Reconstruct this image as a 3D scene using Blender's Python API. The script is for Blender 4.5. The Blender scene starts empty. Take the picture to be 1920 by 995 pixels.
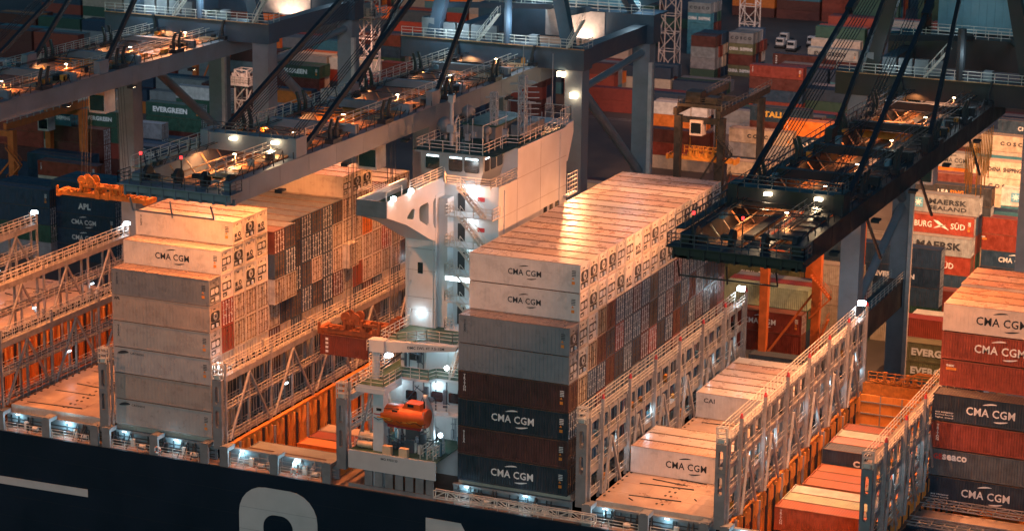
import bpy, math, random
from mathutils import Vector, Matrix
random.seed(7)
R = math.radians
SC = bpy.context.scene
COL = SC.collection
ZQ = -15.0            # quay level; hatch cover tops are z = 0, ship's near side is y = -1.5

# ------------------------------------------------------------------ materials
def nd(nt, t, **k):
    n = nt.nodes.new(t)
    for a, v in k.items():
        if a in n.inputs: n.inputs[a].default_value = v
        else: setattr(n, a, v)
    return n
def lk(nt, a, b): nt.links.new(a, b)

def mat(name, col=(.5,.5,.5), rough=.5, metal=0.0, wear=.35, rust=.25, rcol=(.16,.06,.025), scale=1.2, bump=.15, source=None, top=0.0, topcol=(.42,.34,.27), rib=None, spec=.5):
    m = bpy.data.materials.new(name); m.use_nodes = True
    nt = m.node_tree; nt.nodes.clear()
    out = nd(nt, 'ShaderNodeOutputMaterial'); bs = nd(nt, 'ShaderNodeBsdfPrincipled')
    bs.inputs['Metallic'].default_value = metal
    bs.inputs['Specular IOR Level'].default_value = spec
    lk(nt, bs.outputs[0], out.inputs[0])
    geo = nd(nt, 'ShaderNodeNewGeometry')
    oi = nd(nt, 'ShaderNodeObjectInfo')
    if source == 'object': base = oi.outputs['Color']
    elif source == 'attr':
        at = nd(nt, 'ShaderNodeAttribute', attribute_name='Col'); base = at.outputs['Color']
    else:
        rgb = nd(nt, 'ShaderNodeRGB'); rgb.outputs[0].default_value = (*col, 1); base = rgb.outputs[0]
    add = nd(nt, 'ShaderNodeVectorMath', operation='ADD')
    sc = nd(nt, 'ShaderNodeVectorMath', operation='SCALE'); sc.inputs[0].default_value = (37, 19, 53)
    lk(nt, oi.outputs['Random'], sc.inputs['Scale'])
    lk(nt, geo.outputs['Position'], add.inputs[0]); lk(nt, sc.outputs[0], add.inputs[1])
    n1 = nd(nt, 'ShaderNodeTexNoise', Scale=scale, Detail=8.0, Roughness=.65)
    lk(nt, add.outputs[0], n1.inputs['Vector'])
    # streaks: noise stretched vertically
    mp = nd(nt, 'ShaderNodeMapping'); mp.inputs['Scale'].default_value = (2.3, 2.3, .22)
    lk(nt, add.outputs[0], mp.inputs['Vector'])
    n2 = nd(nt, 'ShaderNodeTexNoise', Scale=1.7, Detail=6.0, Roughness=.7)
    lk(nt, mp.outputs[0], n2.inputs['Vector'])
    r1 = nd(nt, 'ShaderNodeMapRange'); r1.inputs['From Min'].default_value=.3; r1.inputs['From Max'].default_value=.72
    r1.inputs['To Min'].default_value = 1-wear; r1.inputs['To Max'].default_value = 1+wear*.35
    lk(nt, n1.outputs['Fac'], r1.inputs['Value'])
    mx = nd(nt, 'ShaderNodeVectorMath', operation='SCALE')
    lk(nt, base, mx.inputs[0]); lk(nt, r1.outputs[0], mx.inputs['Scale'])
    r2 = nd(nt, 'ShaderNodeMapRange'); r2.inputs['From Min'].default_value=.56; r2.inputs['From Max'].default_value=.78
    r2.inputs['To Max'].default_value = rust
    lk(nt, n2.outputs['Fac'], r2.inputs['Value'])
    m2 = nd(nt, 'ShaderNodeMix', data_type='RGBA'); m2.inputs[7].default_value = (*rcol, 1)
    lk(nt, r2.outputs[0], m2.inputs[0]); lk(nt, mx.outputs[0], m2.inputs[6])
    last = m2.outputs[2]
    if top > 0:
        sp = nd(nt, 'ShaderNodeSeparateXYZ'); lk(nt, geo.outputs['Normal'], sp.inputs[0])
        gt = nd(nt, 'ShaderNodeMath', operation='GREATER_THAN'); gt.inputs[1].default_value = .5
        lk(nt, sp.outputs['Z'], gt.inputs[0])
        mp3 = nd(nt, 'ShaderNodeMapping'); mp3.inputs['Scale'].default_value = (.3, .42, 1)
        lk(nt, add.outputs[0], mp3.inputs['Vector'])
        n3 = nd(nt, 'ShaderNodeTexNoise', Scale=.8, Detail=10.0, Roughness=.78); lk(nt, mp3.outputs[0], n3.inputs['Vector'])
        r3 = nd(nt, 'ShaderNodeMapRange'); r3.inputs['From Min'].default_value=.2; r3.inputs['From Max'].default_value=.8
        r3.inputs['To Min'].default_value = top*.35; r3.inputs['To Max'].default_value = top*1.25; r3.clamp = False
        lk(nt, n3.outputs['Fac'], r3.inputs['Value'])
        mu = nd(nt, 'ShaderNodeMath', operation='MULTIPLY'); rv = nd(nt, 'ShaderNodeMath', operation='MULTIPLY_ADD'); rv.inputs[1].default_value = .75; rv.inputs[2].default_value = .3; lk(nt, oi.outputs['Random'], rv.inputs[0])
        rm = nd(nt, 'ShaderNodeMath', operation='MULTIPLY'); lk(nt, r3.outputs[0], rm.inputs[0]); lk(nt, rv.outputs[0], rm.inputs[1])
        lk(nt, rm.outputs[0], mu.inputs[0]); lk(nt, gt.outputs[0], mu.inputs[1])
        m3 = nd(nt, 'ShaderNodeMix', data_type='RGBA'); m3.inputs[7].default_value = (*topcol, 1)
        lk(nt, mu.outputs[0], m3.inputs[0]); lk(nt, last, m3.inputs[6]); last = m3.outputs[2]
    lk(nt, last, bs.inputs['Base Color'])
    rr = nd(nt, 'ShaderNodeMapRange'); rr.inputs['From Min'].default_value=.3; rr.inputs['From Max'].default_value=.7
    rr.inputs['To Min'].default_value = max(.08, rough-.16); rr.inputs['To Max'].default_value = min(1, rough+.16)
    lk(nt, n1.outputs['Fac'], rr.inputs['Value']); lk(nt, rr.outputs[0], bs.inputs['Roughness'])
    h = n1.outputs['Fac']
    if rib:      # fine corrugation for the far containers
        sx = nd(nt, 'ShaderNodeSeparateXYZ'); lk(nt, geo.outputs['Position'], sx.inputs[0])
        ad = nd(nt, 'ShaderNodeMath', operation='ADD'); lk(nt, sx.outputs['X'], ad.inputs[0]); lk(nt, sx.outputs['Y'], ad.inputs[1])
        ml = nd(nt, 'ShaderNodeMath', operation='MULTIPLY'); ml.inputs[1].default_value = 2*math.pi/rib; lk(nt, ad.outputs[0], ml.inputs[0])
        sn = nd(nt, 'ShaderNodeMath', operation='SINE'); lk(nt, ml.outputs[0], sn.inputs[0]); h = sn.outputs[0]
    bp = nd(nt, 'ShaderNodeBump'); bp.inputs['Strength'].default_value = bump; bp.inputs['Distance'].default_value = .06
    lk(nt, h, bp.inputs['Height']); lk(nt, bp.outputs[0], bs.inputs['Normal'])
    return m

def glow(name, col, s):
    m = bpy.data.materials.new(name); m.use_nodes = True; nt = m.node_tree; nt.nodes.clear()
    out = nd(nt, 'ShaderNodeOutputMaterial'); e = nd(nt, 'ShaderNodeEmission')
    e.inputs[0].default_value = (*col, 1); e.inputs[1].default_value = s; lk(nt, e.outputs[0], out.inputs[0]); return m

M = {}
M['paint'] = mat('container_paint', source='object', rough=.45, wear=.42, rust=.42, top=.4, topcol=(.2,.17,.15), bump=.08)
M['reefer'] = mat('reefer_paint', source='object', rough=.33, wear=.2, rust=.25, rcol=(.28,.17,.1), top=.85, topcol=(.36,.17,.085), bump=.05, scale=.7)
M['mass'] = mat('container_mass_paint', source='attr', rough=.5, wear=.3, rust=.25, rib=.29, bump=.6)
M['bar'] = mat('galvanised_bar', (.6,.62,.64), .4, .3, wear=.3, rust=.3)
M['barw'] = mat('rusty_bar_gap_shade', (.17,.1,.06), .6, 0, wear=.3, rust=.4)
M['dark'] = mat('dark_machinery', (.035,.038,.042), .55, .2, wear=.5, rust=.2)
M['rubber'] = mat('black_rubber', (.012,.012,.013), .8, 0, rust=0)
M['inkd'] = mat('dark_lettering', (.02,.025,.035), .6, rust=.05)
M['inkw'] = mat('white_lettering', (.75,.74,.72), .55, wear=.2, rust=.08)
M['inko'] = mat('orange_lettering', (.75,.25,.04), .5, rust=.05)
M['inky'] = mat('yellow_lettering', (.75,.45,.08), .5, rust=.05)
M['inkr'] = mat('red_lettering', (.55,.06,.04), .5, rust=.05)
M['inkb'] = mat('blue_emblem', (.12,.35,.5), .5, rust=.05)
M['ship'] = mat('ship_white_paint', (.55,.56,.56), .5, wear=.16, rust=.16, rcol=(.35,.2,.12), scale=.35, bump=.05)
M['wheel'] = mat('wheelhouse_shaded_paint', (.2,.24,.26), .5, wear=.2, rust=.1, scale=.4)  # wheelhouse stands in shade; that shade is put into the colour
M['mastd'] = mat('bridge_mast_paint', (.3,.33,.36), .5, wear=.2, rust=.1)
M['lash'] = mat('lashing_bridge_paint', (.31,.285,.27), .5, wear=.45, rust=.55, rcol=(.25,.1,.05), scale=.9)
M['lashg'] = mat('grey_steel_paint', (.2,.2,.205), .5, wear=.3, rust=.25, scale=.7)
M['hull'] = mat('hull_navy_paint', (.006,.015,.03), .5, wear=.3, rust=.04, scale=.12, bump=.03, spec=.2)
M['hullw'] = mat('hull_white_paint', (.5,.48,.46), .5, wear=.14, rust=.06, scale=.25)
M['deck'] = mat('deck_paint', (.2,.13,.1), .6, wear=.5, rust=.4, scale=.6)
M['green'] = mat('green_deck_paint', (.03,.085,.06), .55, wear=.35, rust=.2)
M['hatch'] = mat('hatch_cover_paint', (.5,.4,.33), .38, wear=.4, rust=.65, rcol=(.22,.08,.035), scale=.45, top=.55, topcol=(.2,.09,.05), bump=.12)
M['orange'] = mat('orange_hold_paint', (.74,.27,.055), .5, wear=.35, rust=.55, rcol=(.12,.04,.02), scale=.5)
M['crane'] = mat('crane_grey_paint', (.2,.22,.245), .48, wear=.28, rust=.16, scale=.3, bump=.04)
M['crane2'] = mat('crane_beam_paint', (.055,.085,.12), .5, wear=.35, rust=.14, scale=.3, bump=.04)
M['crane3'] = mat('crane_shaded_paint', (.026,.027,.03), .5, wear=.35, rust=.2, scale=.3)  # crane steel left unlit: the shade is put into the colour
M['stay'] = mat('stay_paint', (.03,.034,.042), .45, .2, wear=.4, rust=.15)
M['rail'] = mat('railing_paint', (.6,.55,.48), .5, wear=.3, rust=.3)
M['raild'] = mat('dark_railing_paint', (.08,.085,.1), .5, wear=.3, rust=.2)
M['tray'] = mat('boom_tray_rust_glow', (.55,.3,.15), .42, wear=.6, rust=.75, rcol=(.1,.05,.025), scale=1.5)  # rusty steel, with the lamps' orange glow put into its colour
M['yellow'] = mat('yellow_machine_paint', (.68,.26,.035), .45, wear=.4, rust=.35)
M['spread'] = mat('spreader_paint', (.5,.17,.025), .55, wear=.55, rust=.7, scale=2.0)
M['spreadr'] = mat('rusty_spreader_paint', (.26,.075,.025), .6, wear=.5, rust=.6, scale=2.0)
M['rtg'] = mat('yard_crane_paint', (.62,.14,.03), .5, wear=.3, rust=.2)
M['rtgd'] = mat('yard_crane_dark_paint', (.02,.021,.024), .5, wear=.4, rust=.2)
M['mast'] = mat('mast_paint', (.6,.5,.45), .5, wear=.3, rust=.2)
M['boat'] = mat('lifeboat_paint', (.72,.11,.015), .45, wear=.18, rust=.06, bump=.03)
M['raft'] = mat('canister_paint', (.75,.5,.3), .45, wear=.2, rust=.1)
M['glass'] = mat('window_glass', (.012,.018,.024), .08, 0, wear=.2, rust=0, bump=0, spec=.8)
M['red'] = mat('red_paint', (.45,.03,.03), .45, rust=.1)
M['ground'] = mat('quay_concrete', (.13,.115,.105), .8, wear=.5, rust=.25, rcol=(.03,.03,.03), scale=.06, bump=.1)
M['line'] = mat('lane_marking_paint', (.45,.43,.4), .7, wear=.6, rust=.4, rcol=(.13,.12,.11))
M['house'] = mat('machinery_house_panel', (.13,.25,.3), .5, wear=.25, rust=.15, scale=.5)
M['water'] = mat('harbour_water', (.006,.012,.016), .12, wear=.4, rust=0, scale=.3, bump=.8, spec=.6)
M['lampc'] = glow('cool_lamp', (.75,.92,1), 26)
M['lampw'] = glow('warm_lamp', (1,.75,.45), 22)
M['lampr'] = glow('red_lamp', (1,.03,.03), 5)
M['tube'] = glow('fluorescent_tube', (.8,.95,1), 5)

# ------------------------------------------------------------------ mesh builder
class MB:
    def __init__(s): s.v=[]; s.f=[]; s.m=[]; s.cur=0
    def add(s, vs, fs, m=None):
        b=len(s.v); s.v+=[tuple(p) for p in vs]
        for q in fs: s.f.append(tuple(b+i for i in q)); s.m.append(s.cur if m is None else m)
        return s
    def box(s,x0,y0,z0,x1,y1,z1,m=None):
        if x0>x1:x0,x1=x1,x0
        if y0>y1:y0,y1=y1,y0
        if z0>z1:z0,z1=z1,z0
        return s.add([(x0,y0,z0),(x1,y0,z0),(x1,y1,z0),(x0,y1,z0),(x0,y0,z1),(x1,y0,z1),(x1,y1,z1),(x0,y1,z1)],
              [(0,3,2,1),(4,5,6,7),(0,1,5,4),(1,2,6,5),(2,3,7,6),(3,0,4,7)],m)
    def bar(s,p,q,w=.05,h=None,m=None):
        p=Vector(p);q=Vector(q);d=q-p
        if d.length<1e-6: return s
        d.normalize(); up=Vector((0,0,1)) if abs(d.z)<.95 else Vector((0,1,0))
        a=d.cross(up).normalized()*(w/2); b=a.cross(d).normalized()*((h or w)/2)
        vs=[p-a-b,p+a-b,p+a+b,p-a+b,q-a-b,q+a-b,q+a+b,q-a+b]
        return s.add(vs,[(0,1,2,3),(7,6,5,4),(0,4,5,1),(1,5,6,2),(2,6,7,3),(3,7,4,0)],m)
    def tube(s,p,q,r,n=10,m=None,r2=None,cap=True):
        p=Vector(p);q=Vector(q);d=(q-p).normalized(); up=Vector((0,0,1)) if abs(d.z)<.95 else Vector((0,1,0))
        a=d.cross(up).normalized(); b=a.cross(d).normalized(); r2=r if r2 is None else r2
        vs=[p+(a*math.cos(t)+b*math.sin(t))*r for t in [2*math.pi*i/n for i in range(n)]]+[q+(a*math.cos(t)+b*math.sin(t))*r2 for t in [2*math.pi*i/n for i in range(n)]]
        fs=[(i,i+n,(i+1)%n+n,(i+1)%n) for i in range(n)]
        if cap: fs+=[tuple(range(n)),tuple(range(2*n-1,n-1,-1))]
        return s.add(vs,fs,m)
    def prism(s,poly,ax,a,b,m=None):
        def P(u,w,t): return {'x':(t,u,w),'y':(u,t,w),'z':(u,w,t)}[ax]
        n=len(poly); vs=[P(u,w,a) for u,w in poly]+[P(u,w,b) for u,w in poly]
        return s.add(vs,[tuple(range(n-1,-1,-1)),tuple(range(n,2*n))]+[(i,(i+1)%n,(i+1)%n+n,i+n) for i in range(n)],m)
    def rail(s,pts,h=1.1,sp=1.6,r=.045,n=3,m=None):
        pts=[Vector(p) for p in pts]
        for a,b in zip(pts,pts[1:]):
            L=(b-a).length; k=max(1,int(round(L/sp)))
            for i in range(k+1):
                p=a.lerp(b,i/k); s.bar(p,p+Vector((0,0,h)),r,m=m)
            for j in range(n):
                z=Vector((0,0,h*(j+1)/n)); s.bar(a+z,b+z,r,m=m)
        return s
    def stair(s,a,b,w=.8,side='y',m=None,rail=True):
        a=Vector(a);b=Vector(b); o=Vector((0,w/2,0)) if side=='y' else Vector((w/2,0,0))
        for k in (-1,1):
            s.bar(a+o*k,b+o*k,.09,.22,m)
            if rail:
                s.bar(a+o*k+Vector((0,0,1)),b+o*k+Vector((0,0,1)),.05,m=m)
                for i in range(4): p=(a+o*k).lerp(b+o*k,i/3); s.bar(p,p+Vector((0,0,1)),.045,m=m)
        n=max(3,int(abs(b.z-a.z)/.28))
        for i in range(n+1):
            p=a.lerp(b,i/n); s.bar(p-o,p+o,.22,.04,m)
        return s
    def lattice(s,p0,p1,w,bay,r=.09,m=None,up=None):
        p0=Vector(p0);p1=Vector(p1);d=(p1-p0);L=d.length;d.normalize()
        u=Vector(up) if up else Vector((0,0,1)) if abs(d.z)<.9 else Vector((0,1,0))
        a=d.cross(u).normalized()*w/2; b=a.cross(d).normalized()*w/2
        cs=[a+b,a-b,-a-b,-a+b]; n=max(1,int(round(L/bay)))
        for c in cs: s.bar(p0+c,p1+c,r*1.4,m=m)
        for i in range(n):
            q0=p0+d*(L*i/n); q1=p0+d*(L*(i+1)/n)
            for k in range(4):
                c0,c1=cs[k],cs[(k+1)%4]
                s.bar(q0+c0,q1+c1,r,m=m) if i%2 else s.bar(q0+c1,q1+c0,r,m=m)
                s.bar(q1+c0,q1+c1,r,m=m)
        return s
    def mesh(s,name,mats,off=(0,0,0)):
        me=bpy.data.meshes.new(name); o=Vector(off)
        me.from_pydata([tuple(Vector(p)-o) for p in s.v],[],s.f)
        for q in mats: me.materials.append(M[q])
        me.polygons.foreach_set('material_index',s.m); me.update()
        return me
    def build(s,name,mats,parent=None,loc=None,label=None):
        w=WL.get(parent.name,Vector()) if parent else Vector()
        o=Vector(loc) if loc is not None else w if parent else Vector()
        if isinstance(mats,str): mats=[mats]
        ob=bpy.data.objects.new(name,s.mesh(name,mats,o)); COL.objects.link(ob)
        ob.location=o-w
        if parent: ob.parent=parent
        WL[ob.name]=o
        if label: ob['label']=label
        return ob
WL={}
def thing(name,label,cat,loc=(0,0,0),group=None,kind=None):
    o=bpy.data.objects.new(name,None); COL.objects.link(o); o.location=loc; o.empty_display_size=.5
    WL[o.name]=Vector(loc); tag(o,label,cat,group,kind); return o
def tag(o,label=None,cat=None,group=None,kind=None):
    for k,v in (('label',label),('category',cat),('group',group),('kind',kind)):
        if v: o[k]=v
    return o
def child(name,me,parent,loc=(0,0,0),color=None):
    o=bpy.data.objects.new(name,me); COL.objects.link(o); o.parent=parent; o.location=loc
    WL[o.name]=WL.get(parent.name,Vector())+Vector(loc)
    if color: o.color=color
    return o

# ------------------------------------------------------------------ curves: plates with holes, lettering
def curve_mesh(cu,name):
    t=bpy.data.objects.new(name,cu); COL.objects.link(t)
    bpy.context.view_layer.update()
    me=bpy.data.meshes.new_from_object(t.evaluated_get(bpy.context.evaluated_depsgraph_get()))
    bpy.data.objects.remove(t); bpy.data.curves.remove(cu); me.name=name
    return me
def plate(outer,holes,th,place):
    """verts, faces of a flat plate with holes, mapped by place(u,w,t)"""
    cu=bpy.data.curves.new('plate','CURVE'); cu.dimensions='2D'; cu.fill_mode='BOTH'; cu.extrude=th/2
    for p in [outer]+holes:
        s=cu.splines.new('POLY'); s.points.add(len(p)-1); s.use_cyclic_u=True
        for q,(u,w) in zip(s.points,p): q.co=(u,w,0,1)
    me=curve_mesh(cu,'plate'); vs=[place(*v.co) for v in me.vertices]; fs=[tuple(p.vertices) for p in me.polygons]
    bpy.data.meshes.remove(me); return vs,fs
def rrect(u0,w0,u1,w1,r,n=4):
    P=[]
    for cu_,cw,a in ((u1-r,w1-r,0),(u0+r,w1-r,90),(u0+r,w0+r,180),(u1-r,w0+r,270)):
        for i in range(n+1):
            t=R(a+90*i/n); P.append((cu_+r*math.cos(t),cw+r*math.sin(t)))
    return P
TX={}
def text_geo(body,w,h,bold=.02,stack=False):
    k=(body,w,h,bold,stack)
    if k in TX: return TX[k]
    cu=bpy.data.curves.new('t','FONT'); cu.body='\n'.join(body) if stack else body; cu.offset=bold; cu.resolution_u=2; cu.space_character=1.06
    if stack: cu.align_x='CENTER'; cu.space_line=.78
    me=curve_mesh(cu,'t'); vs=[v.co.copy() for v in me.vertices]; fs=[tuple(p.vertices) for p in me.polygons]; bpy.data.meshes.remove(me)
    x0=min(v.x for v in vs);x1=max(v.x for v in vs);y0=min(v.y for v in vs);y1=max(v.y for v in vs)
    out=([((v.x-x0)/(x1-x0)*w,0,(v.y-y0)/(y1-y0)*h) for v in vs],fs)
    TX[k]=out; return out
def arc_geo(x0,x1,z,rise,th,n=10):
    """tapered crescent"""
    top=[];bot=[]
    for i in range(n+1):
        t=i/n; x=x0+(x1-x0)*t; c=z+rise*math.sin(t*math.pi*.62)
        k=th*math.sin(math.pi*min(1,max(0,.04+.92*t)))**.7
        top.append((x,0,c+k/2)); bot.append((x,0,c-k/2))
    return top+bot,[(i,i+1,n+2+i,n+1+i)[::-1] for i in range(n)]
LOGO={}
def sidetext(mb,body,x,z,w,h,m=0,bold=.02,stack=False):
    v,f=text_geo(body,w,h,bold,stack); mb.add([(a+x,b,c+z) for a,b,c in v],f,m)
def logo(code,L,H,ink,big=1.0):
    """lettering mesh on the side (plane y = 0, facing -y)"""
    key=(code,L,H,ink,big)
    if key in LOGO: return LOGO[key]
    mb=MB(); mats=[ink]; zc=H*.5
    def arcs(x,w,z,h):
        v,f=arc_geo(x+w*.33,x+w*.62,z+h*1.42,h*.22,h*.2); mb.add(v,f,0)
        v,f=arc_geo(x+w*.86,x+w*.57,z-h*.32,-h*.2,h*.2); mb.add(v,[q[::-1] for q in f],0)
    if code=='c':
        w=4.7*big; h=.8*big; x=L*.5-w/2; sidetext(mb,'CMA CGM',x,zc-h/2,w,h,bold=.018); arcs(x,w,zc-h/2,h)
    elif code=='x':
        w=4.7*big; h=.8*big; x=L*.5-w/2; sidetext(mb,'CMA CGM',x,zc-h/2,w,h,bold=.018); arcs(x,w,zc-h/2,h)
        for i,t in enumerate(('eco container','bamboo flooring','light steel')): sidetext(mb,t,.35,H*.3-i*.3,1.9,.2)
    elif code=='k': sidetext(mb,'C O S C O',L*.5-2.6,zc-.35,5.2,.75,bold=.05)
    elif code=='n': sidetext(mb,'CHINA  SHIPPING',L*.5-2.9,zc-.4,5.8,.8,bold=.05)
    elif code=='e': sidetext(mb,'EVERGREEN',L*.13,zc-.5,7.6,1.05,bold=.05)
    elif code=='g': sidetext(mb,'EVERGREEN',L*.2,zc-.4,6,.8,bold=.05)
    elif code=='i': sidetext(mb,'ITALIA',L*.2,zc-.55,5.4,1.15,bold=.05)
    elif code=='m':
        sidetext(mb,'MAERSK',L*.30,zc-.5,7,1.15,bold=.04)
    elif code=='w':
        sidetext(mb,'MAERSK',L*.36,zc-.05,5.9,.85,bold=.04); sidetext(mb,'SEALAND',L*.36,zc-.95,5.9,.65,bold=.03)
    elif code=='h':
        sidetext(mb,'HAMBURG',.6,zc-.5,5,.95,bold=.01); sidetext(mb,'S\u00dcD',8.6,zc-.5,2.2,1.1,bold=.01)
        mb.add([(5.8,0,zc+.75),(6.6,0,zc+.6),(7.5,0,zc),(8.4,0,zc-.75),(7.0,0,zc-.25)],[(0,4,3,2,1)]); mb.add([(5.9,0,zc-.6),(6.7,0,zc-.1),(7.9,0,zc+.05),(7,0,zc-.3)],[(0,3,2,1)])
    elif code=='s': sidetext(mb,'S\u00dcD',7.4,zc-.5,2.2,1.1,bold=.01)
    elif code=='o': sidetext(mb,'OVI',.8,zc+.1,1.5,.6,bold=.03)
    elif code=='a': sidetext(mb,'APL',L*.42,zc-.45,2.4,1.0,bold=.04)
    elif code=='q': mats.append('inko'); sidetext(mb,'GE',.5,H*.66,1.1,.5,1,bold=.04); sidetext(mb,'seaco',1.6,H*.66,2.5,.5,bold=.04)
    elif code=='Q': mats.append('inkr'); sidetext(mb,'GE',.4,H*.62,.9,.62,1,bold=.04); sidetext(mb,'seaco',1.35,H*.62,2.6,.62,bold=.04)
    elif code=='y': mats.append('inko'); sidetext(mb,'LEA',L*.3,zc,1.8,.7,bold=.04); sidetext(mb,'SING',L*.46,zc,2.2,.7,1,bold=.04)
    elif code=='t': sidetext(mb,'TRITON',.55,H*.28,.32,H*.62,stack=True)
    elif code=='v': sidetext(mb,'TEX',.55,H*.4,.28,H*.45,stack=True)
    elif code=='d':
        for j in range(4): mb.add([(.7,0,H*.2*(j+.6)),(1.05,0,H*.2*(j+.6)),(1.05,0,H*.2*(j+.6)+.28),(.7,0,H*.2*(j+.6)+.28)],[(0,1,2,3)])
    elif code=='b': mats.append('inko'); mb.add([(.6,0,H*.62),(1.7,0,H*.62),(1.7,0,H*.72),(.6,0,H*.72)],[(0,1,2,3)],1); sidetext(mb,'tex',.6,H*.75,.9,.28,bold=.05)
    elif code=='r':
        sidetext(mb,'CRONOS',2.1,H*.77,1.7,.22); v,f=arc_geo(.5,1.9,H*.76,.22,.36); mb.add(v,f,0)
    elif code=='p': sidetext(mb,'APL',.25,H*.82,.75,.3,bold=.05)
    elif code=='l': sidetext(mb,'CAI',.9,H*.62,1.3,.55,bold=.02)
    elif code=='5': sidetext(mb,'45',.1,H*.62,.5,.55,bold=.04)
    if code in 'mw':
        mats+=['inkb','inkw']; x=L*(.13 if code=='m' else .16); z=zc-.7; n=7
        mb.add([(x,0,z),(x+1.5,0,z),(x+1.5,0,z+1.5),(x,0,z+1.5)],[(0,1,2,3)],1)
        st=[(x+.75+(.66 if i%2==0 else .25)*math.sin(math.pi*i/n),-.006,z+.75+(.66 if i%2==0 else .25)*math.cos(math.pi*i/n)) for i in range(2*n)]
        mb.add(st+[(x+.75,-.006,z+.75)],[(2*n,(i+1)%(2*n),i) for i in range(2*n)],2)
    if code in 'cxthvkeQlr' and L>9:     # small data marks at the far end of the side
        for j in range(4): mb.add([(L-.95,0,H*.75-j*.17),(L-.5,0,H*.75-j*.17),(L-.5,0,H*.75-j*.17+.08),(L-.95,0,H*.75-j*.17+.08)],[(0,1,2,3)],0)
        mats.append('inko'); k=len(mats)-1
        mb.add([(L-.95,0,H*.28),(L-.6,0,H*.28),(L-.6,0,H*.28+.32),(L-.95,0,H*.28+.32)],[(0,1,2,3)],k)
        mb.add([(L-.95,0,H*.46),(L-.65,0,H*.46),(L-.8,0,H*.46+.26)],[(0,1,2)],k)
    me=mb.mesh('lettering',mats); LOGO[key]=me; return me

# ------------------------------------------------------------------ containers
W=2.438
def corr(mb,L,y,z0,z1,pitch=.28,d=.036,face=-1,m=0):
    x=.16; xs=[]
    while x<L-.16-pitch:
        for a,b in ((0,0),(.1,0),(.14,1),(.24,1)): xs.append((x+a*pitch/.28,b*d))
        x+=pitch
    xs.append((L-.16,0)); n=len(xs)
    vs=[(a,y-face*b,z0) for a,b in xs]+[(a,y-face*b,z1) for a,b in xs]
    mb.add(vs,[(i,i+1,i+1+n,i+n) if face<0 else (i+1,i,i+n,i+1+n) for i in range(n-1)],m)
def roofcorr(mb,L,z,m=0):
    x=.2; xs=[]
    while x<L-.5:
        for a,b in ((0,0),(.1,0),(.14,1),(.24,1)): xs.append((x+a,b*.02))
        x+=.28
    xs.append((L-.2,0)); n=len(xs)
    vs=[(a,.1,z-b) for a,b in xs]+[(a,W-.1,z-b) for a,b in xs]
    mb.add(vs,[(i,i+1,i+1+n,i+n) for i in range(n-1)],m)
TPL={}
def tpl(kind,L,H):
    k=(kind,L,H)
    if k in TPL: return TPL[k]
    mb=MB()
    if kind=='dry':
        corr(mb,L,.02,.17,H-.12); corr(mb,L,W-.02,.17,H-.12,face=1); roofcorr(mb,L,H-.02)
        mb.box(.03,.06,.17,.06,W-.06,H-.12)                      # closed front end
        mb.box(.05,.08,.16,L-.1,W-.08,.18)
        mb.box(L-.16,.08,.17,L-.12,W-.08,H-.12)
    else:
        mb.box(.05,.03,.17,L-.06,W-.03,H-.03)
        x=.5
        while x<L-.4:                                            # flat skin with fine vertical ribs
            mb.box(x,.012,.2,x+.05,.03,H-.16); x+=.42
        for i in range(1,24): mb.box(L*i/24-.03,.09,H-.031,L*i/24+.03,W-.09,H-.008 if i%4 else H-.002)
    for x0,x1 in ((0,.16),(L-.16,L)):
        for y0,y1 in ((0,.16),(W-.16,W)):
            mb.box(x0,y0,.118,x1,y1,H-.118)
            mb.box(x0-.004,y0-.004,0,x1+.004,y1+.004,.118); mb.box(x0-.004,y0-.004,H-.118,x1+.004,y1+.004,H)
    for y0,y1 in ((0.005,.09),(W-.09,W-.005)):
        mb.box(.16,y0,.02,L-.16,y1,.17); mb.box(.16,y0,H-.12,L-.16,y1,H-.03); mb.box(.16,y0,H-.03,L-.16,y1,H-.004,1)  # rail tops coloured dark, deepening the shaded gaps between rows
    for x0,x1 in ((.005,.1),(L-.1,L-.005)):
        mb.box(x0,.16,.02,x1,W-.16,.17); mb.box(x0,.16,H-.14,x1,W-.16,H-.006)
    me=mb.mesh('container_body',['paint' if kind=='dry' else 'reefer','barw']); TPL[k]=me; return me
def lift(c):
    return (c[0]*1.25,c[1]*1.15,c[2]*1.15,1)
def tpl_plain(L,H,mt):
    k=('plain',L,H,mt)
    if k not in TPL:
        mb=MB().box(.02,.02,.02,L-.1,W-.02,H-.02)
        for y0,y1 in ((0,.14),(W-.14,W)): mb.box(L-.14,y0,0,L,y1,H)
        mb.box(L-.1,.14,0,L-.004,W-.14,.16); mb.box(L-.1,.14,H-.13,L-.004,W-.14,H)
        mb.box(.1,.0,H-.1,L-.14,.06,H-.002); mb.box(.1,W-.06,H-.1,L-.14,W,H-.002)
        roofcorr(mb,L,H-.005)
        TPL[k]=mb.mesh('container_body',[mt])
    return TPL[k]
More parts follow.
